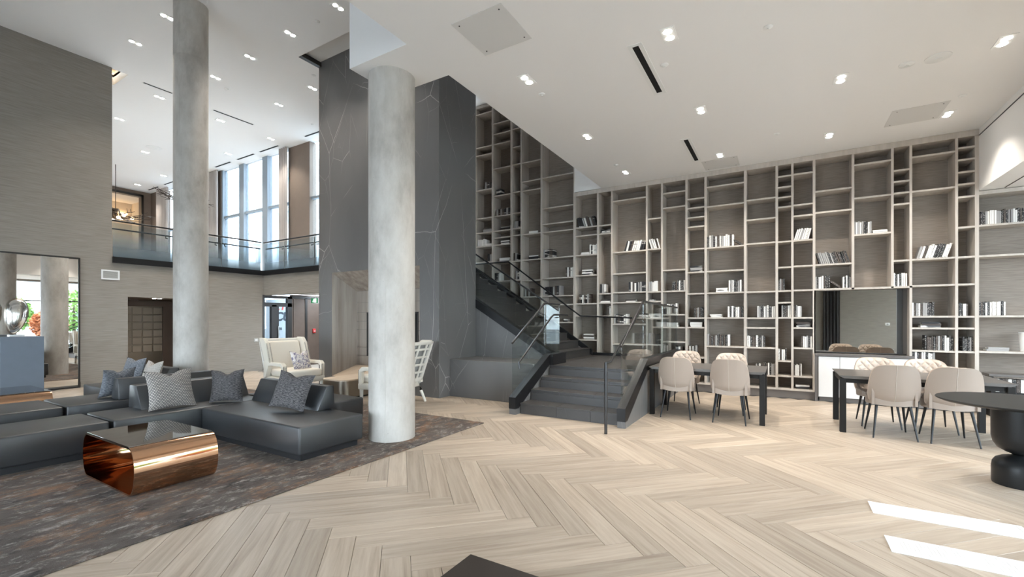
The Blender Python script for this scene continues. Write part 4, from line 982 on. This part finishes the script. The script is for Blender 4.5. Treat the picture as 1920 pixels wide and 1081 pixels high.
# ---------------------------------------------------------------- wing chairs and the fireside table
def wing_chair(label, loc, rz, front=True):
    t = thing('wing_chair', label, 'armchair', loc, rz, 'wing chairs by the fireplace')   # faces local +x
    W = .40
    rbox_obj('seat_base', 'chair_linen', t, -.36, .40, -W, W, .27, .38, r=.015)
    rbox_obj('seat_cushion', 'chair_linen', t, -.30, .44, -W + .07, W - .07, .38, .52, r=.04, seg=3)
    for x, y in ((.36, W - .05), (.36, -W + .05)): MB().tube([(x, y, 0), (x, y, .28)], .024, 8, .034).build('leg', 'chair_white_wood', t, smooth=True)
    for y in (W - .05, -W + .05): MB().tube([(-.50, y, 0), (-.40, y, .20), (-.36, y, .38)], .022, 8, .034).build('leg', 'chair_white_wood', t, smooth=True)
    # leaning back: cushion in front, white frame with lattice behind
    def back(u0, u1, y0, y1, d0, d1, name, mat, r=.012):
        lean = .26 / .72
        m_ = MB().rbox(d0, d1, y0, y1, u0, u1, r=r, seg=2); bmesh.ops.transform(m_.bm, matrix=Matrix(((1, 0, -lean, -.34 + lean * .36), (0, 1, 0, 0), (0, 0, 1, 0), (0, 0, 0, 1))), verts=list(m_.bm.verts))
        return m_.build(name, mat, t, smooth=True)
    back(.42, 1.05, -W + .07, W - .07, .02, .12, 'back_cushion', 'chair_linen', .035)
    fr = back(.36, 1.10, -W, -W + .06, -.05, .02, 'back_frame', 'chair_white_wood'); back(.36, 1.10, W - .06, W, -.05, .02, 'back_frame', 'chair_white_wood')
    back(1.04, 1.10, -W, W, -.05, .02, 'back_frame', 'chair_white_wood'); back(.36, .44, -W, W, -.05, .02, 'back_frame', 'chair_white_wood')
    for k in range(4): back(.52 + k * .14, .56 + k * .14, -W + .05, W - .05, -.045, -.015, 'lattice_bar', 'chair_white_wood', .006)
    for y in (-.22, 0, .22): back(.42, 1.06, y - .018, y + .018, -.05, -.02, 'lattice_bar', 'chair_white_wood', .006)
    back(.44, 1.04, -W + .05, W - .05, -.004, .02, 'back_panel', 'chair_mesh_grey', .004)
    # wings and open arms
    for s in (-1, 1):
        yy = s * (W - .02)
        m_ = MB().prism([(-.36, .60), (-.16, .62), (-.30, 1.02), (-.40, 1.12), (-.62, 1.12), (-.56, .98)], yy - .035, yy + .035, 'y')
        bmesh.ops.recalc_face_normals(m_.bm, faces=list(m_.bm.faces)); bmesh.ops.bevel(m_.bm, geom=list(m_.bm.edges), offset=.012, segments=2, affect='EDGES')
        m_.build('wing', 'chair_linen', t, smooth=True)
        m_ = MB().prism([(-.40, .34), (-.30, .36), (-.20, .58), (-.12, .60), (.24, .60), (.30, .57), (.31, .36), (.37, .36), (.37, .60), (.30, .665), (-.16, .66), (-.30, .70), (-.40, .66)], yy - .04, yy + .04, 'y')
        bmesh.ops.recalc_face_normals(m_.bm, faces=list(m_.bm.faces)); bmesh.ops.bevel(m_.bm, geom=list(m_.bm.edges), offset=.010, segments=2, affect='EDGES')
        m_.build('arm', 'chair_linen', t, smooth=True)
        nb = MB(); pts = []
        for k in range(17): pts.append((-.165 - .135 * k / 16 - .0, .64 + .37 * k / 16))
        for k in range(12): pts.append((.373, .38 + .02 * k))
        for i_, (px, pz) in enumerate(pts):
            x = px + (.01 if i_ < 17 else .0)
            if i_ < 17:
                for sg in (-1, 1): nb.rbox(x, x + .014, yy + sg * .028 - .008, yy + sg * .028 + .008, pz - .008, pz + .008, r=.003, seg=1)
            else:
                for sg in (-1, 1): nb.rbox(x - .006, x + .006, yy + sg * .028 - .007, yy + sg * .028 + .007, pz - .007, pz + .007, r=.003, seg=1)
        for k in range(20):
            px, pz = -.38 - .21 * k / 19, .66 + .44 * k / 19
            nb.rbox(px, px + .014, yy + s * .036 - .004, yy + s * .036 + .006, pz - .007, pz + .007, r=.002, seg=1)
        tag(nb.build('nailheads', 'nailhead', t), kind='stuff')
    return t
wing_chair('cream studded wing chair holding the floral cushion', (-8.22, 5.36, .0125), -.10)
wing_chair('cream wing chair with lattice back half hidden by the column', (-6.02, 5.78, 0), PI + .12)
cushion('small white and lilac floral cushion in the wing chair', 'cushion_floral', .42, .40, .15, (-8.12, 5.42, .50), PI / 2 + .1, -.35, chop=.07)
ft = thing('fireside_table', 'low bronze drum table with pale stone top before the fireplace', 'coffee table', (-7.30, 6.0, 0))
def rrect(hx, hy, r, n=8):
    P = []
    for cx, cy, a0 in ((hx - r, hy - r, 0), (-hx + r, hy - r, PI / 2), (-hx + r, -hy + r, PI), (hx - r, -hy + r, 3 * PI / 2)):
        for k in range(n + 1): a = a0 + PI / 2 * k / n; P.append((cx + r * math.cos(a), cy + r * math.sin(a)))
    return P
MB().prism(rrect(.35, .50, .16), .03, .335, 'z').build('drum', 'brushed_bronze', ft, smooth=True)
MB().prism(rrect(.32, .47, .14), 0, .03, 'z').build('base', 'frame_dark', ft)
MB().prism(rrect(.352, .502, .162), .335, .36, 'z').build('top', 'pale_stone', ft)

# ---------------------------------------------------------------- dining tables
def dining_table(label, x0, x1, y0, y1):
    cx, cy = (x0 + x1) / 2, (y0 + y1) / 2; t = thing('dining_table', label, 'table', (cx, cy, 0), 0, 'long dark dining tables')
    a, b_ = (x1 - x0) / 2, (y1 - y0) / 2
    m_ = MB().prism([(-a, .752), (a, .752), (a, .742), (a - .05, .715), (-a + .05, .715), (-a, .742)], -b_, b_, 'y'); m_.build('tabletop', 'table_top_grey', t)
    for sx in (-1, 1):
        for sy in (-1, 1):
            rbox_obj('leg', 'dark_table', t, *sorted((sx * (a - .005), sx * (a - .075))), *sorted((sy * (b_ - .02), sy * (b_ - .09))), 0, .716, r=.004, seg=1)
        box_obj('end_rail', 'dark_table', t, *sorted((sx * (a - .02), sx * (a - .06))), -b_ + .09, b_ - .09, .66, .715)
    for sy in (-1, 1): box_obj('apron', 'dark_table', t, -a + .075, a - .075, *sorted((sy * (b_ - .05), sy * (b_ - .08))), .655, .715)
    return t
dining_table('long dark dining table pushed against the staircase wall', -1.79, -.19, 7.16, 8.17)
dining_table('long dark dining table in front of the white sideboard', .66, 2.30, 7.31, 8.30)

# ---------------------------------------------------------------- shell chairs (face local +y)
def shell_chair():
    t = thing('dining_chair', 'x', 'chair', (0, 0, 0), 0, 'quilted shell chairs at the dining tables')
    K = 5.0
    def surf(s, q, off):
        mm_ = max(abs(s), abs(q)); nn = (abs(s) ** K + abs(q) ** K) ** (1 / K) or 1.0; x = s * mm_ / nn; v = q * mm_ / nn
        w_ = .245 + .012 * (1 - ((v + .25) ** 2)) - .022 * max(0, v)
        z = .665 + v * .262
        y = -.255 - .055 * (v + 1) - off + .085 * (x ** 2) * (1 - .25 * v)
        if v < -.55: y += .18 * (-.55 - v) ** 1.2
        return (x * w_ * (1 + (.0 if off > 0 else -.02)), y, z)
    def shell(o0, o1, name, mat, quilt=False, n=16):
        mb = MB()
        def f_in(u, v): 
            s, q = u * 2 - 1, v * 2 - 1; d = o0
            if quilt:
                a = (s * 2.3 + q * 2.3); b_ = (s * 2.3 - q * 2.3)
                tri = lambda g: abs((g % 1.0) - .5) * 2
                e = max(tri(a), tri(b_)); fade = min(1, (1 - abs(s)) * 6) * min(1, (1 - abs(q)) * 6)
                d = o0 - .018 * fade * (1 - max(0, (e - .35) / .65) ** 2)
            return surf(s, q, d)
        g1 = mb.grid(f_in, n, n); g2 = mb.grid(lambda u, v: surf((u * 2 - 1), (v * 2 - 1), o1), n, n)
        def strip(A, B):
            for k in range(len(A) - 1): mb.bm.faces.new((A[k], A[k + 1], B[k + 1], B[k]))
        strip(g1[0], g2[0]); strip(g1[-1], g2[-1]); strip([r_[0] for r_ in g1], [r_[0] for r_ in g2]); strip([r_[-1] for r_ in g1], [r_[-1] for r_ in g2])
        return mb.build(name, mat, t, smooth=True)
    bk = shell(0.0, .035, 'backrest', 'leather_taupe')
    shell(-.03, .001, 'quilted_lining', 'leather_cream', True, 48)
    mb = MB(); pts = [surf(0, -1 + 2 * k / 24, .036) for k in range(25)]; mb.tube(pts, .0028, 6); mb.build('seam', 'stitching', bk)
    # seat shell with raised sides
    mb = MB()
    def seat(u, v, top=True):
        s, q = u * 2 - 1, v * 2 - 1
        x = s * math.sqrt(1 - .5 * q * q / 2) * .245; y = q * math.sqrt(1 - .5 * s * s / 2) * .255 - .02
        return (x, y, (.47 + .035 * s * s - .012 * max(0, q)) if top else .385 + .02 * (s * s + q * q))
    g1 = mb.grid(lambda u, v: seat(u, v), 14, 14); g2 = mb.grid(lambda u, v: seat(u, v, False), 14, 14)
    for A, B in ((g1[0], g2[0]), (g1[-1], g2[-1]), ([r_[0] for r_ in g1], [r_[0] for r_ in g2]), ([r_[-1] for r_ in g1], [r_[-1] for r_ in g2])):
        for k in range(len(A) - 1): mb.bm.faces.new((A[k], A[k + 1], B[k + 1], B[k]))
    mb.build('seat', 'leather_taupe', t, smooth=True)
    for s in (-1, 1):   # swept side wings joining seat and back
        mb = MB()
        def wf(u, v, o_=0):
            y = -.27 + u * .40; ztop = .50 + .24 * (1 - u) ** 1.8; zbot = .42
            return (s * (.212 + .012 * math.sin(PI * u) + o_), y, zbot + (ztop - zbot) * v)
        g1 = mb.grid(lambda u, v: wf(u, v, 0.012), 10, 4); g2 = mb.grid(lambda u, v: wf(u, v, -.016), 10, 4)
        for A, B in ((g1[0], g2[0]), (g1[-1], g2[-1]), ([r_[0] for r_ in g1], [r_[0] for r_ in g2]), ([r_[-1] for r_ in g1], [r_[-1] for r_ in g2])):
            for k in range(len(A) - 1): mb.bm.faces.new((A[k], A[k + 1], B[k + 1], B[k]))
        mb.build('side_wing', 'leather_taupe', t, smooth=True)
    for sx in (-1, 1):
        MB().tube([(sx * .215, -.31, 0), (sx * .165, -.20, .40)], .0085, 8, .017).build('leg', 'black_metal', t, smooth=True)
        MB().tube([(sx * .215, .24, 0), (sx * .165, .15, .40)], .0085, 8, .017).build('leg', 'black_metal', t, smooth=True)
    return t
ch = shell_chair()
G = 'quilted shell chairs at the dining tables'
spots = [(-1.375, 7.35, 0.02, 'taupe shell chair with its back to the room, next to the stairs'),
         (-.63, 7.355, -.03, 'taupe shell chair, back to the room, at the stair-side table far end'),
         (-1.46, 8.22, PI, 'shell chair with quilted lining facing the room beside the stair-side table'),
         (-.72, 8.02, PI, 'shell chair with quilted lining at the open end of the stair-side table'),
         (-2.12, 8.75, PI, 'shell chair with quilted lining seen through the stair glass'),
         (1.20, 7.50, .03, 'taupe shell chair with its back to the room, at the sideboard table end'),
         (1.755, 7.50, .0, 'taupe shell chair with its back to the room, beside the round pedestal table'),
         (1.18, 8.12, PI, 'shell chair with quilted lining facing the room in front of the sideboard doors'),
         (1.74, 8.12, PI, 'shell chair with quilted lining facing the room beside the sideboard end')]
for i, (x, y, rz, lb) in enumerate(spots):
    if i == 4: continue
    if i == 0: ch.location = (x, y, 0); ch.rotation_euler = (0, 0, rz); ch['label'] = lb
    else: dup(ch, (x, y, 0), rz, lb, G)

# ---------------------------------------------------------------- round pedestal table
rt = thing('pedestal_table', 'round black table on a pinched two-part pedestal', 'table', (1.84, 5.80, 0))
MB().lathe([(.0, 0), (.178, 0), (.182, .012), (.182, .15), (.176, .19), (.158, .222), (.12, .245), (.06, .262), (.045, .27)], seg=48).build('lower_base', 'black_lacquer', rt, smooth=True)
MB().lathe([(.045, .27), (.06, .279), (.10, .295), (.145, .325), (.172, .37), (.184, .43), (.186, .72), (.0, .72)], seg=48).build('upper_base', 'black_lacquer', rt, smooth=True)
MB().lathe([(.0, .722), (.52, .722), (.556, .738), (.56, .744), (.556, .75), (.0, .75)], seg=96).build('tabletop', 'black_lacquer', rt, smooth=True)

# ---------------------------------------------------------------- low dark bench whose corner shows by the viewer
bn = thing('low_table', 'dark brown low table whose corner stands on the plank floor', 'table', (-1.05, 1.72, 0))
rbox_obj('top', 'dark_bench', bn, -.56, .56, -.47, .47, .035, .07, r=.004, seg=1); box_obj('base', 'dark_bench', bn, -.5, .5, -.42, .42, 0, .035)

# ---------------------------------------------------------------- floor registers
for y, lb in ((4.505, 'white floor register nearer the round pedestal table'), (3.83, 'white floor register farther from the round pedestal table')):
    t = thing('floor_register', lb, 'floor vent', (1.04, y, .0005))
    MB().box(-.435, .435, -.125, -.10, 0, .006).box(-.435, .435, .10, .125, 0, .006).box(-.435, -.405, -.10, .10, 0, .006).box(.405, .435, -.10, .10, 0, .006).build('frame', 'vent_white', t)
    mb = MB()
    for k in range(40): x = -.402 + k * .0201; mb.box(x, x + .014, -.10, .10, 0, .004)
    tag(mb.build('slats', 'vent_white', t), kind='stuff'); box_obj('tray', 'vent_white', t, -.405, .405, -.10, .10, 0, .0015)

# ================================================================ CEILING FITTINGS
def downlight(x, y, z, label, group, power):
    t = thing('downlight', label, 'ceiling light', (x, y, z), 0, group)
    MB().box(-.075, .075, -.13, .13, -.006, 0).build('trim_plate', 'white_plastic', t)
    for d in (-.06, .06):
        MB().lathe([(.0, -.012), (.036, -.012), (.044, -.0065), (.0, -.0065)], (0, d, 0), 20).build('lamp', 'lamp_glow', t)
    l = bpy.data.lights.new('lamp_beam', 'SPOT'); l.energy = power; l.spot_size = 1.9; l.spot_blend = .8; l.color = (1.0, .92, .82); l.shadow_soft_size = .06
    o = bpy.data.objects.new('lamp_beam', l); COL.objects.link(o); o.parent = t; o.location = (0, 0, -.03)
    return t
low_where = ['beside the slot diffuser end nearer the square access panel', 'between square access panel and bulkhead edge', 'between the two slot diffusers',
             'above the first steps of the staircase', 'over the open floor before the sideboard table', 'next to the two smoke detectors and the soffit',
             'beside the access panel near the white soffit', 'above the sideboard', 'beside the access panel over the bookcase middle', 'above the stair landing by the bulkhead edge']
for (x, y), wh in zip(LOW_LIGHTS, low_where): downlight(x, y, HC, 'twin downlight in the low ceiling ' + wh, 'downlights in the low ceiling', 130)
downlight(-15.67, 5.28, 2.05, 'twin downlight in the brown alcove ceiling, nearer the lattice screen', None, 25); downlight(-13.95, 5.23, 2.05, 'twin downlight in the brown alcove ceiling, nearer the opening', None, 25)
for x, y in HIGH_LIGHTS:
    if x > -24.7: downlight(x, y, HH, 'twin square downlight in the high lobby ceiling', 'downlights in the high ceiling', 140)
def slot(x0, x1, y0, y1, z, label, group, wide):
    t = thing('linear_diffuser', label, 'air vent', ((x0 + x1) / 2, (y0 + y1) / 2, z), 0, group)
    a, b_ = (x1 - x0) / 2, (y1 - y0) / 2
    MB().box(-a - wide, a + wide, -b_ - wide, -b_, -.006, 0).box(-a - wide, a + wide, b_, b_ + wide, -.006, 0).box(-a - wide, -a, -b_, b_, -.006, 0).box(a, a + wide, -b_, b_, -.006, 0).build('frame', 'white_plastic', t)
    box_obj('slot', 'black_gap', t, -a, a, -b_, b_, -.003, -.001)
slot(-1.43, -1.36, 4.98, 6.15, HC, 'black slot air diffuser in the low ceiling, nearer the square access panel', None, .045)
slot(-1.42, -1.35, 7.99, 9.14, HC, 'black slot air diffuser in the low ceiling, nearer the bookcase', None, .045)
slot(-13.44, -13.38, 4.75, 5.36, HH, 'dark slot air diffuser over the balcony edge, nearer the warm cove', None, .02)
slot(-13.53, -13.46, 6.37, 7.46, HH, 'dark slot air diffuser over the balcony corner', None, .02)
for a, b_ in ((-18.48, -17.38), (-16.94, -15.84), (-15.49, -14.38), (-12.96, -11.9), (-24.3, -23.3), (-22.74, -21.7)):
    slot(a, b_, 8.75, 8.82, HH, 'dark slot air diffuser above the lounge windows', 'slot diffusers above the lounge windows', .02)
def access(x0, x1, y0, y1, label):
    t = thing('access_panel', label, 'access panel', ((x0 + x1) / 2, (y0 + y1) / 2, HC)); a, b_ = (x1 - x0) / 2, (y1 - y0) / 2
    box_obj('door', 'panel_paint', t, -a, a, -b_, b_, -.005, -.001)
    for sx in (-.8, .8):
        for sy in (-.8, .8): MB().lathe([(0, -.008), (.008, -.008), (.008, -.005), (0, -.005)], (sx * a, sy * b_, 0), 10).build('latch', 'rail_metal', t)
access(-2.92, -2.31, 3.63, 4.26, 'square ceiling access panel near the concrete column')
access(1.39, 2.02, 8.46, 9.10, 'square ceiling access panel near the white soffit')
access(-1.32, -.70, 9.27, 9.85, 'square ceiling access panel over the bookcase middle')
def disc(x, y, z, r, label, group, cat='sprinkler'):
    t = thing('ceiling_disc', label, cat, (x, y, z), 0, group)
    MB().lathe([(0, -.018), (r * .6, -.018), (r, -.006), (r, 0), (0, 0)], seg=28).build('cover', 'white_plastic', t, smooth=True)
    MB().lathe([(0, -.024), (r * .3, -.024), (r * .3, -.018), (0, -.018)], seg=16).build('centre', 'white_plastic', t)
for i, (x, y) in enumerate(DOTS):
    if i == 1: disc(x, y, HC, .12, 'large white smoke detector in the low ceiling', None, 'smoke detector')
    elif i == 2: disc(x, y, HC, .075, 'smaller white detector next to the large smoke detector', None, 'smoke detector')
    else: disc(x, y, HC, .045, 'white sprinkler cover in the low ceiling', 'sprinkler covers in the low ceiling')
for i, (x, y) in enumerate(HDOTS):
    if i == 0: disc(x, y, HH, .22, 'round grey ceiling speaker over the upper lounge', None, 'speaker')
    else: disc(x, y, HH, .05, 'white sprinkler cover in the high ceiling', 'sprinkler covers in the high ceiling')

# ================================================================ UPPER LOUNGE DETAILS
def curtain(x0, x1, y, z0, z1, label, mat='curtain', folds=6, amp=.06, axis='x'):
    mb = MB(); n = folds * 8
    def f(u, v): 
        w_ = amp * math.sin(u * folds * 2 * PI) * (.85 + .15 * v)
        return (x0 + (x1 - x0) * u, y + w_, z0 + (z1 - z0) * v)
    g1 = mb.grid(f, n, 1); g2 = mb.grid(lambda u, v: (f(u, v)[0], f(u, v)[1] + .012, f(u, v)[2]), n, 1)
    for A, B in ((g1[0], g2[0]), (g1[-1], g2[-1])):
        for k in range(n): mb.bm.faces.new((A[k], A[k + 1], B[k + 1], B[k]))
    return tag(mb.build('curtain', mat, None, smooth=True), label, 'curtain')
curtain(-19.75, -18.7, 8.98, 2.82, 7.29, 'tall taupe curtain drawn to the column side of the lounge window', folds=7)
curtain(-14.68, -14.22, 8.98, 2.82, 7.29, 'tall taupe curtain at the panel side of the lounge window', folds=4)
curtain(-24.0, -22.9, 8.98, 2.82, 7.29, 'tall taupe curtain near the end wall of the lounge', folds=7)
curtain(1.72, 2.38, YR + .12, .02, 4.4, 'dark floor-length curtain on the rear wall', 'curtain_dark', folds=5)
def chandelier(x, y, zc, label, seed):
    rr = random.Random(seed); t = thing('branch_chandelier', label, 'chandelier', (x, y, HH), 0)
    d = zc - HH
    MB().tube([(0, 0, 0), (0, 0, d + .45)], .012, 6).build('cable', 'branch_metal', t); MB().lathe([(.0, d + .12), (.10, d + .12), (.16, d + .3), (.10, d + .5), (.0, d + .5)], seg=16).build('hub', 'branch_metal', t, smooth=True)
    for k in range(16):
        a = 2 * PI * k / 16 + rr.uniform(-.15, .15); ln = rr.uniform(.7, 1.25) * (1 if seed == 3 else .72); pts = [Vector((0, 0, d + .2))]; z = d + .2
        for q in range(1, 6):
            a += rr.uniform(-.22, .22); z += rr.uniform(-.05, .09); pts.append(pts[-1] + Vector((math.cos(a), math.sin(a), 0)) * ln / 5); pts[-1].z = z
        mb = MB().tube(pts, .022, 6, .008)
        for q in (2, 3, 4): 
            b_ = a + rr.choice((-.8, .8)); e = pts[q] + Vector((math.cos(b_) * .26, math.sin(b_) * .26, rr.uniform(-.06, .14))); mb.tube([pts[q], e], .012, 5, .006)
        br = mb.build('branch', 'branch_metal', t)
        if k % 2 == 0 and seed == 3: MB().lathe([(0, -.05), (.05, -.035), (.06, 0), (.05, .035), (0, .05)], tuple(pts[2] + Vector((0, 0, -.07))), 12).build('bulb', 'bulb_warm', br, smooth=True)
chandelier(-21.35, 6.71, 5.15, 'branching twig chandelier with warm bulbs near the end wall', 3)
chandelier(-17.15, 7.19, 5.28, 'branching twig chandelier half hidden behind the tall column', 5)
# small wall fittings
vt = thing('wall_vent', 'white framed return air grille on the left wall', 'air vent', (XL + .002, 4.07, 2.525))
MB().box(0, .012, -.165, .165, -.11, -.08).box(0, .012, -.165, .165, .08, .11).box(0, .012, -.165, -.135, -.08, .08).box(0, .012, .135, .165, -.08, .08).build('frame', 'vent_white', vt)
for k in range(9): box_obj('slat', 'grille_grey', vt, .001, .008, -.135, .135, -.078 + k * .0175, -.066 + k * .0175)
sw = thing('light_switch', 'small switch plate on the wall before the entrance opening', 'switch', (XL + .001, 7.41, .90))
rbox_obj('plate', 'grille_grey', sw, 0, .008, -.06, .06, -.05, .05, r=.002, seg=1); box_obj('rocker', 'white_plastic', sw, .008, .012, -.035, .035, -.02, .02)
th_ = thing('thermostat', 'white thermostat on the rear wall', 'thermostat', (4.15, YR + .001, 1.30)); rbox_obj('case', 'white_plastic', th_, -.08, .08, 0, .03, -.06, .06, r=.01); box_obj('screen', 'frame_dark', th_, -.03, .03, .03, .032, -.02, .02)
ex = thing('exit_sign', 'green running man exit sign hanging in the vestibule', 'exit sign', (-11.74, 8.3, 1.97))
rbox_obj('housing', 'white_plastic', ex, -.17, .17, -.03, .03, 0, .17, r=.006); box_obj('face', 'green_sign', ex, -.155, .155, -.034, -.03, .015, .155)
box_obj('panel', 'exit_glow', ex, .0, .09, -.036, -.034, .03, .14)
mb = MB(); mb.lathe([(0, -.01), (.008, -.006), (.01, 0), (.008, .006), (0, .01)], (-.035, -.037, .125), 10)
for a, b_ in (((-.035, .11), (-.045, .075)), ((-.045, .075), (-.02, .055)), ((-.02, .055), (-.03, .03)), ((-.045, .075), (-.07, .05)), ((-.07, .05), (-.09, .05)), ((-.037, .108), (-.015, .09)), ((-.037, .108), (-.06, .095))):
    mb.tube([(a[0], -.037, a[1]), (b_[0], -.037, b_[1])], .006, 6)
mb.build('running_figure', 'exit_glow', ex); MB().tube([(0, 0, .17), (0, 0, .36)], .012, 8).build('stem', 'white_plastic', ex)
fa = thing('fire_pull_station', 'red fire alarm pull station on the vestibule panel', 'fire alarm', (-13.384, 9.40, 1.13)); rbox_obj('case', 'red_plastic', fa, 0, .04, -.05, .05, -.07, .07, r=.006); box_obj('handle', 'white_plastic', fa, .04, .05, -.03, .03, -.02, 0)

# ================================================================ OUTSIDE
struct('floor', MB().box(-60, 60, -60, 60, -.5, -.25), 'asphalt')
def building(label, loc, rz, w_, h_, d_):
    t = thing('apartment_building', label, 'building', loc, rz)
    box_obj('wall', 'facade', t, -w_ / 2, w_ / 2, 0, d_, 0, h_)
    n = int(w_ / 3)
    for f in range(int(h_ / 3)):
        box_obj('balcony', 'facade', t, -w_ / 2, w_ / 2, -1.1, 0, f * 3 + 2.75, f * 3 + 3.0)
        box_obj('balcony_front', 'facade', t, -w_ / 2, w_ / 2, -1.1, -1.05, f * 3 + 3.0, f * 3 + 3.9)
        for k in range(n):
            x = -w_ / 2 + 1.5 + k * 3; q = box_obj('window', 'mullion', t, x - .95, x + .95, -.06, .02, f * 3 + .6, f * 3 + 2.5); box_obj('pane', 'facade_glass', q, x - .85, x + .85, -.08, -.06, f * 3 + .7, f * 3 + 2.4)
building('pale apartment block across from the lounge windows', (-22, 24, -.25), 0, 42, 15, 8)
building('pale apartment block beyond the right-hand windows', (34, 12, -.25), -PI / 2, 36, 12, 8)
def tree(label, x, y, h_, mat, seed):
    rr = random.Random(seed); t = thing('tree', label, 'tree', (x, y, -.25))
    MB().tube([(0, 0, 0), (.05, .05, h_ * .5), (0, 0, h_ * .8)], .12, 8, .04).build('trunk', 'bark', t)
    mb = MB()
    for k in range(1400):
        v_ = Vector((rr.gauss(0, 1), rr.gauss(0, 1), rr.gauss(0, 1))).normalized() * rr.uniform(.5, 1) ** .5
        c = Vector((v_.x * h_ * .34, v_.y * h_ * .34, h_ * .62 + v_.z * h_ * .36)); a = Vector((rr.gauss(0, 1), rr.gauss(0, 1), rr.gauss(0, 1))).normalized() * .13; b_ = a.cross(Vector((rr.gauss(0, 1), rr.gauss(0, 1), rr.gauss(0, 1)))).normalized() * .07
        mb.quad(c - a, c + b_, c + a, c - b_)
    tag(mb.build('foliage', mat, t, fix=False), kind='stuff'); return t
for i, (x, y) in enumerate(((13, 5.2), (14.5, 7.6), (14, 10.5), (13.5, 2.0), (15, -1.5))): tree('green street tree outside the right-hand windows', x, y, 3.0 + .4 * (i % 3), 'leaf', i)['group'] = 'street trees outside the right-hand windows'
tree('rust-leaved small tree outside the right-hand windows', 11.2, 8.7, 2.4, 'leaf_warm', 9)
# printed board seen through the entrance glass
sg = thing('sign_board', 'white printed board with large letters outside the entrance glass', 'sign', (-15.2, 9.0, .0), PI / 2)
box_obj('board', 'sign_white', sg, -.55, 1.2, .0, .04, .35, 2.3); box_obj('post', 'frame_dark', sg, -.5, -.44, .04, .08, -.01, 2.3); box_obj('post', 'frame_dark', sg, 1.1, 1.16, .04, .08, -.01, 2.3)
def words(txt, x, z, size, mat, ital=0.0):
    c = bpy.data.curves.new('lettering', 'FONT'); c.body = txt; c.size = size; c.extrude = .004; c.shear = ital; c.offset = size * .035
    o = bpy.data.objects.new('lettering', c); COL.objects.link(o)
    dg = bpy.context.evaluated_depsgraph_get(); me = bpy.data.meshes.new_from_object(o.evaluated_get(dg)); bpy.data.objects.remove(o)
    me.materials.clear(); me.materials.append(MATS[mat]); q = link('lettering', me, sg); q.location = (x, -.006, z); q.rotation_euler = (PI / 2, 0, 0); return q
words('CU', .13, 1.47, .42, 'sign_dark', .2); words('L I', .16, 1.85, .30, 'sign_red', .2); words('6.231', .16, 1.14, .12, 'sign_dark')
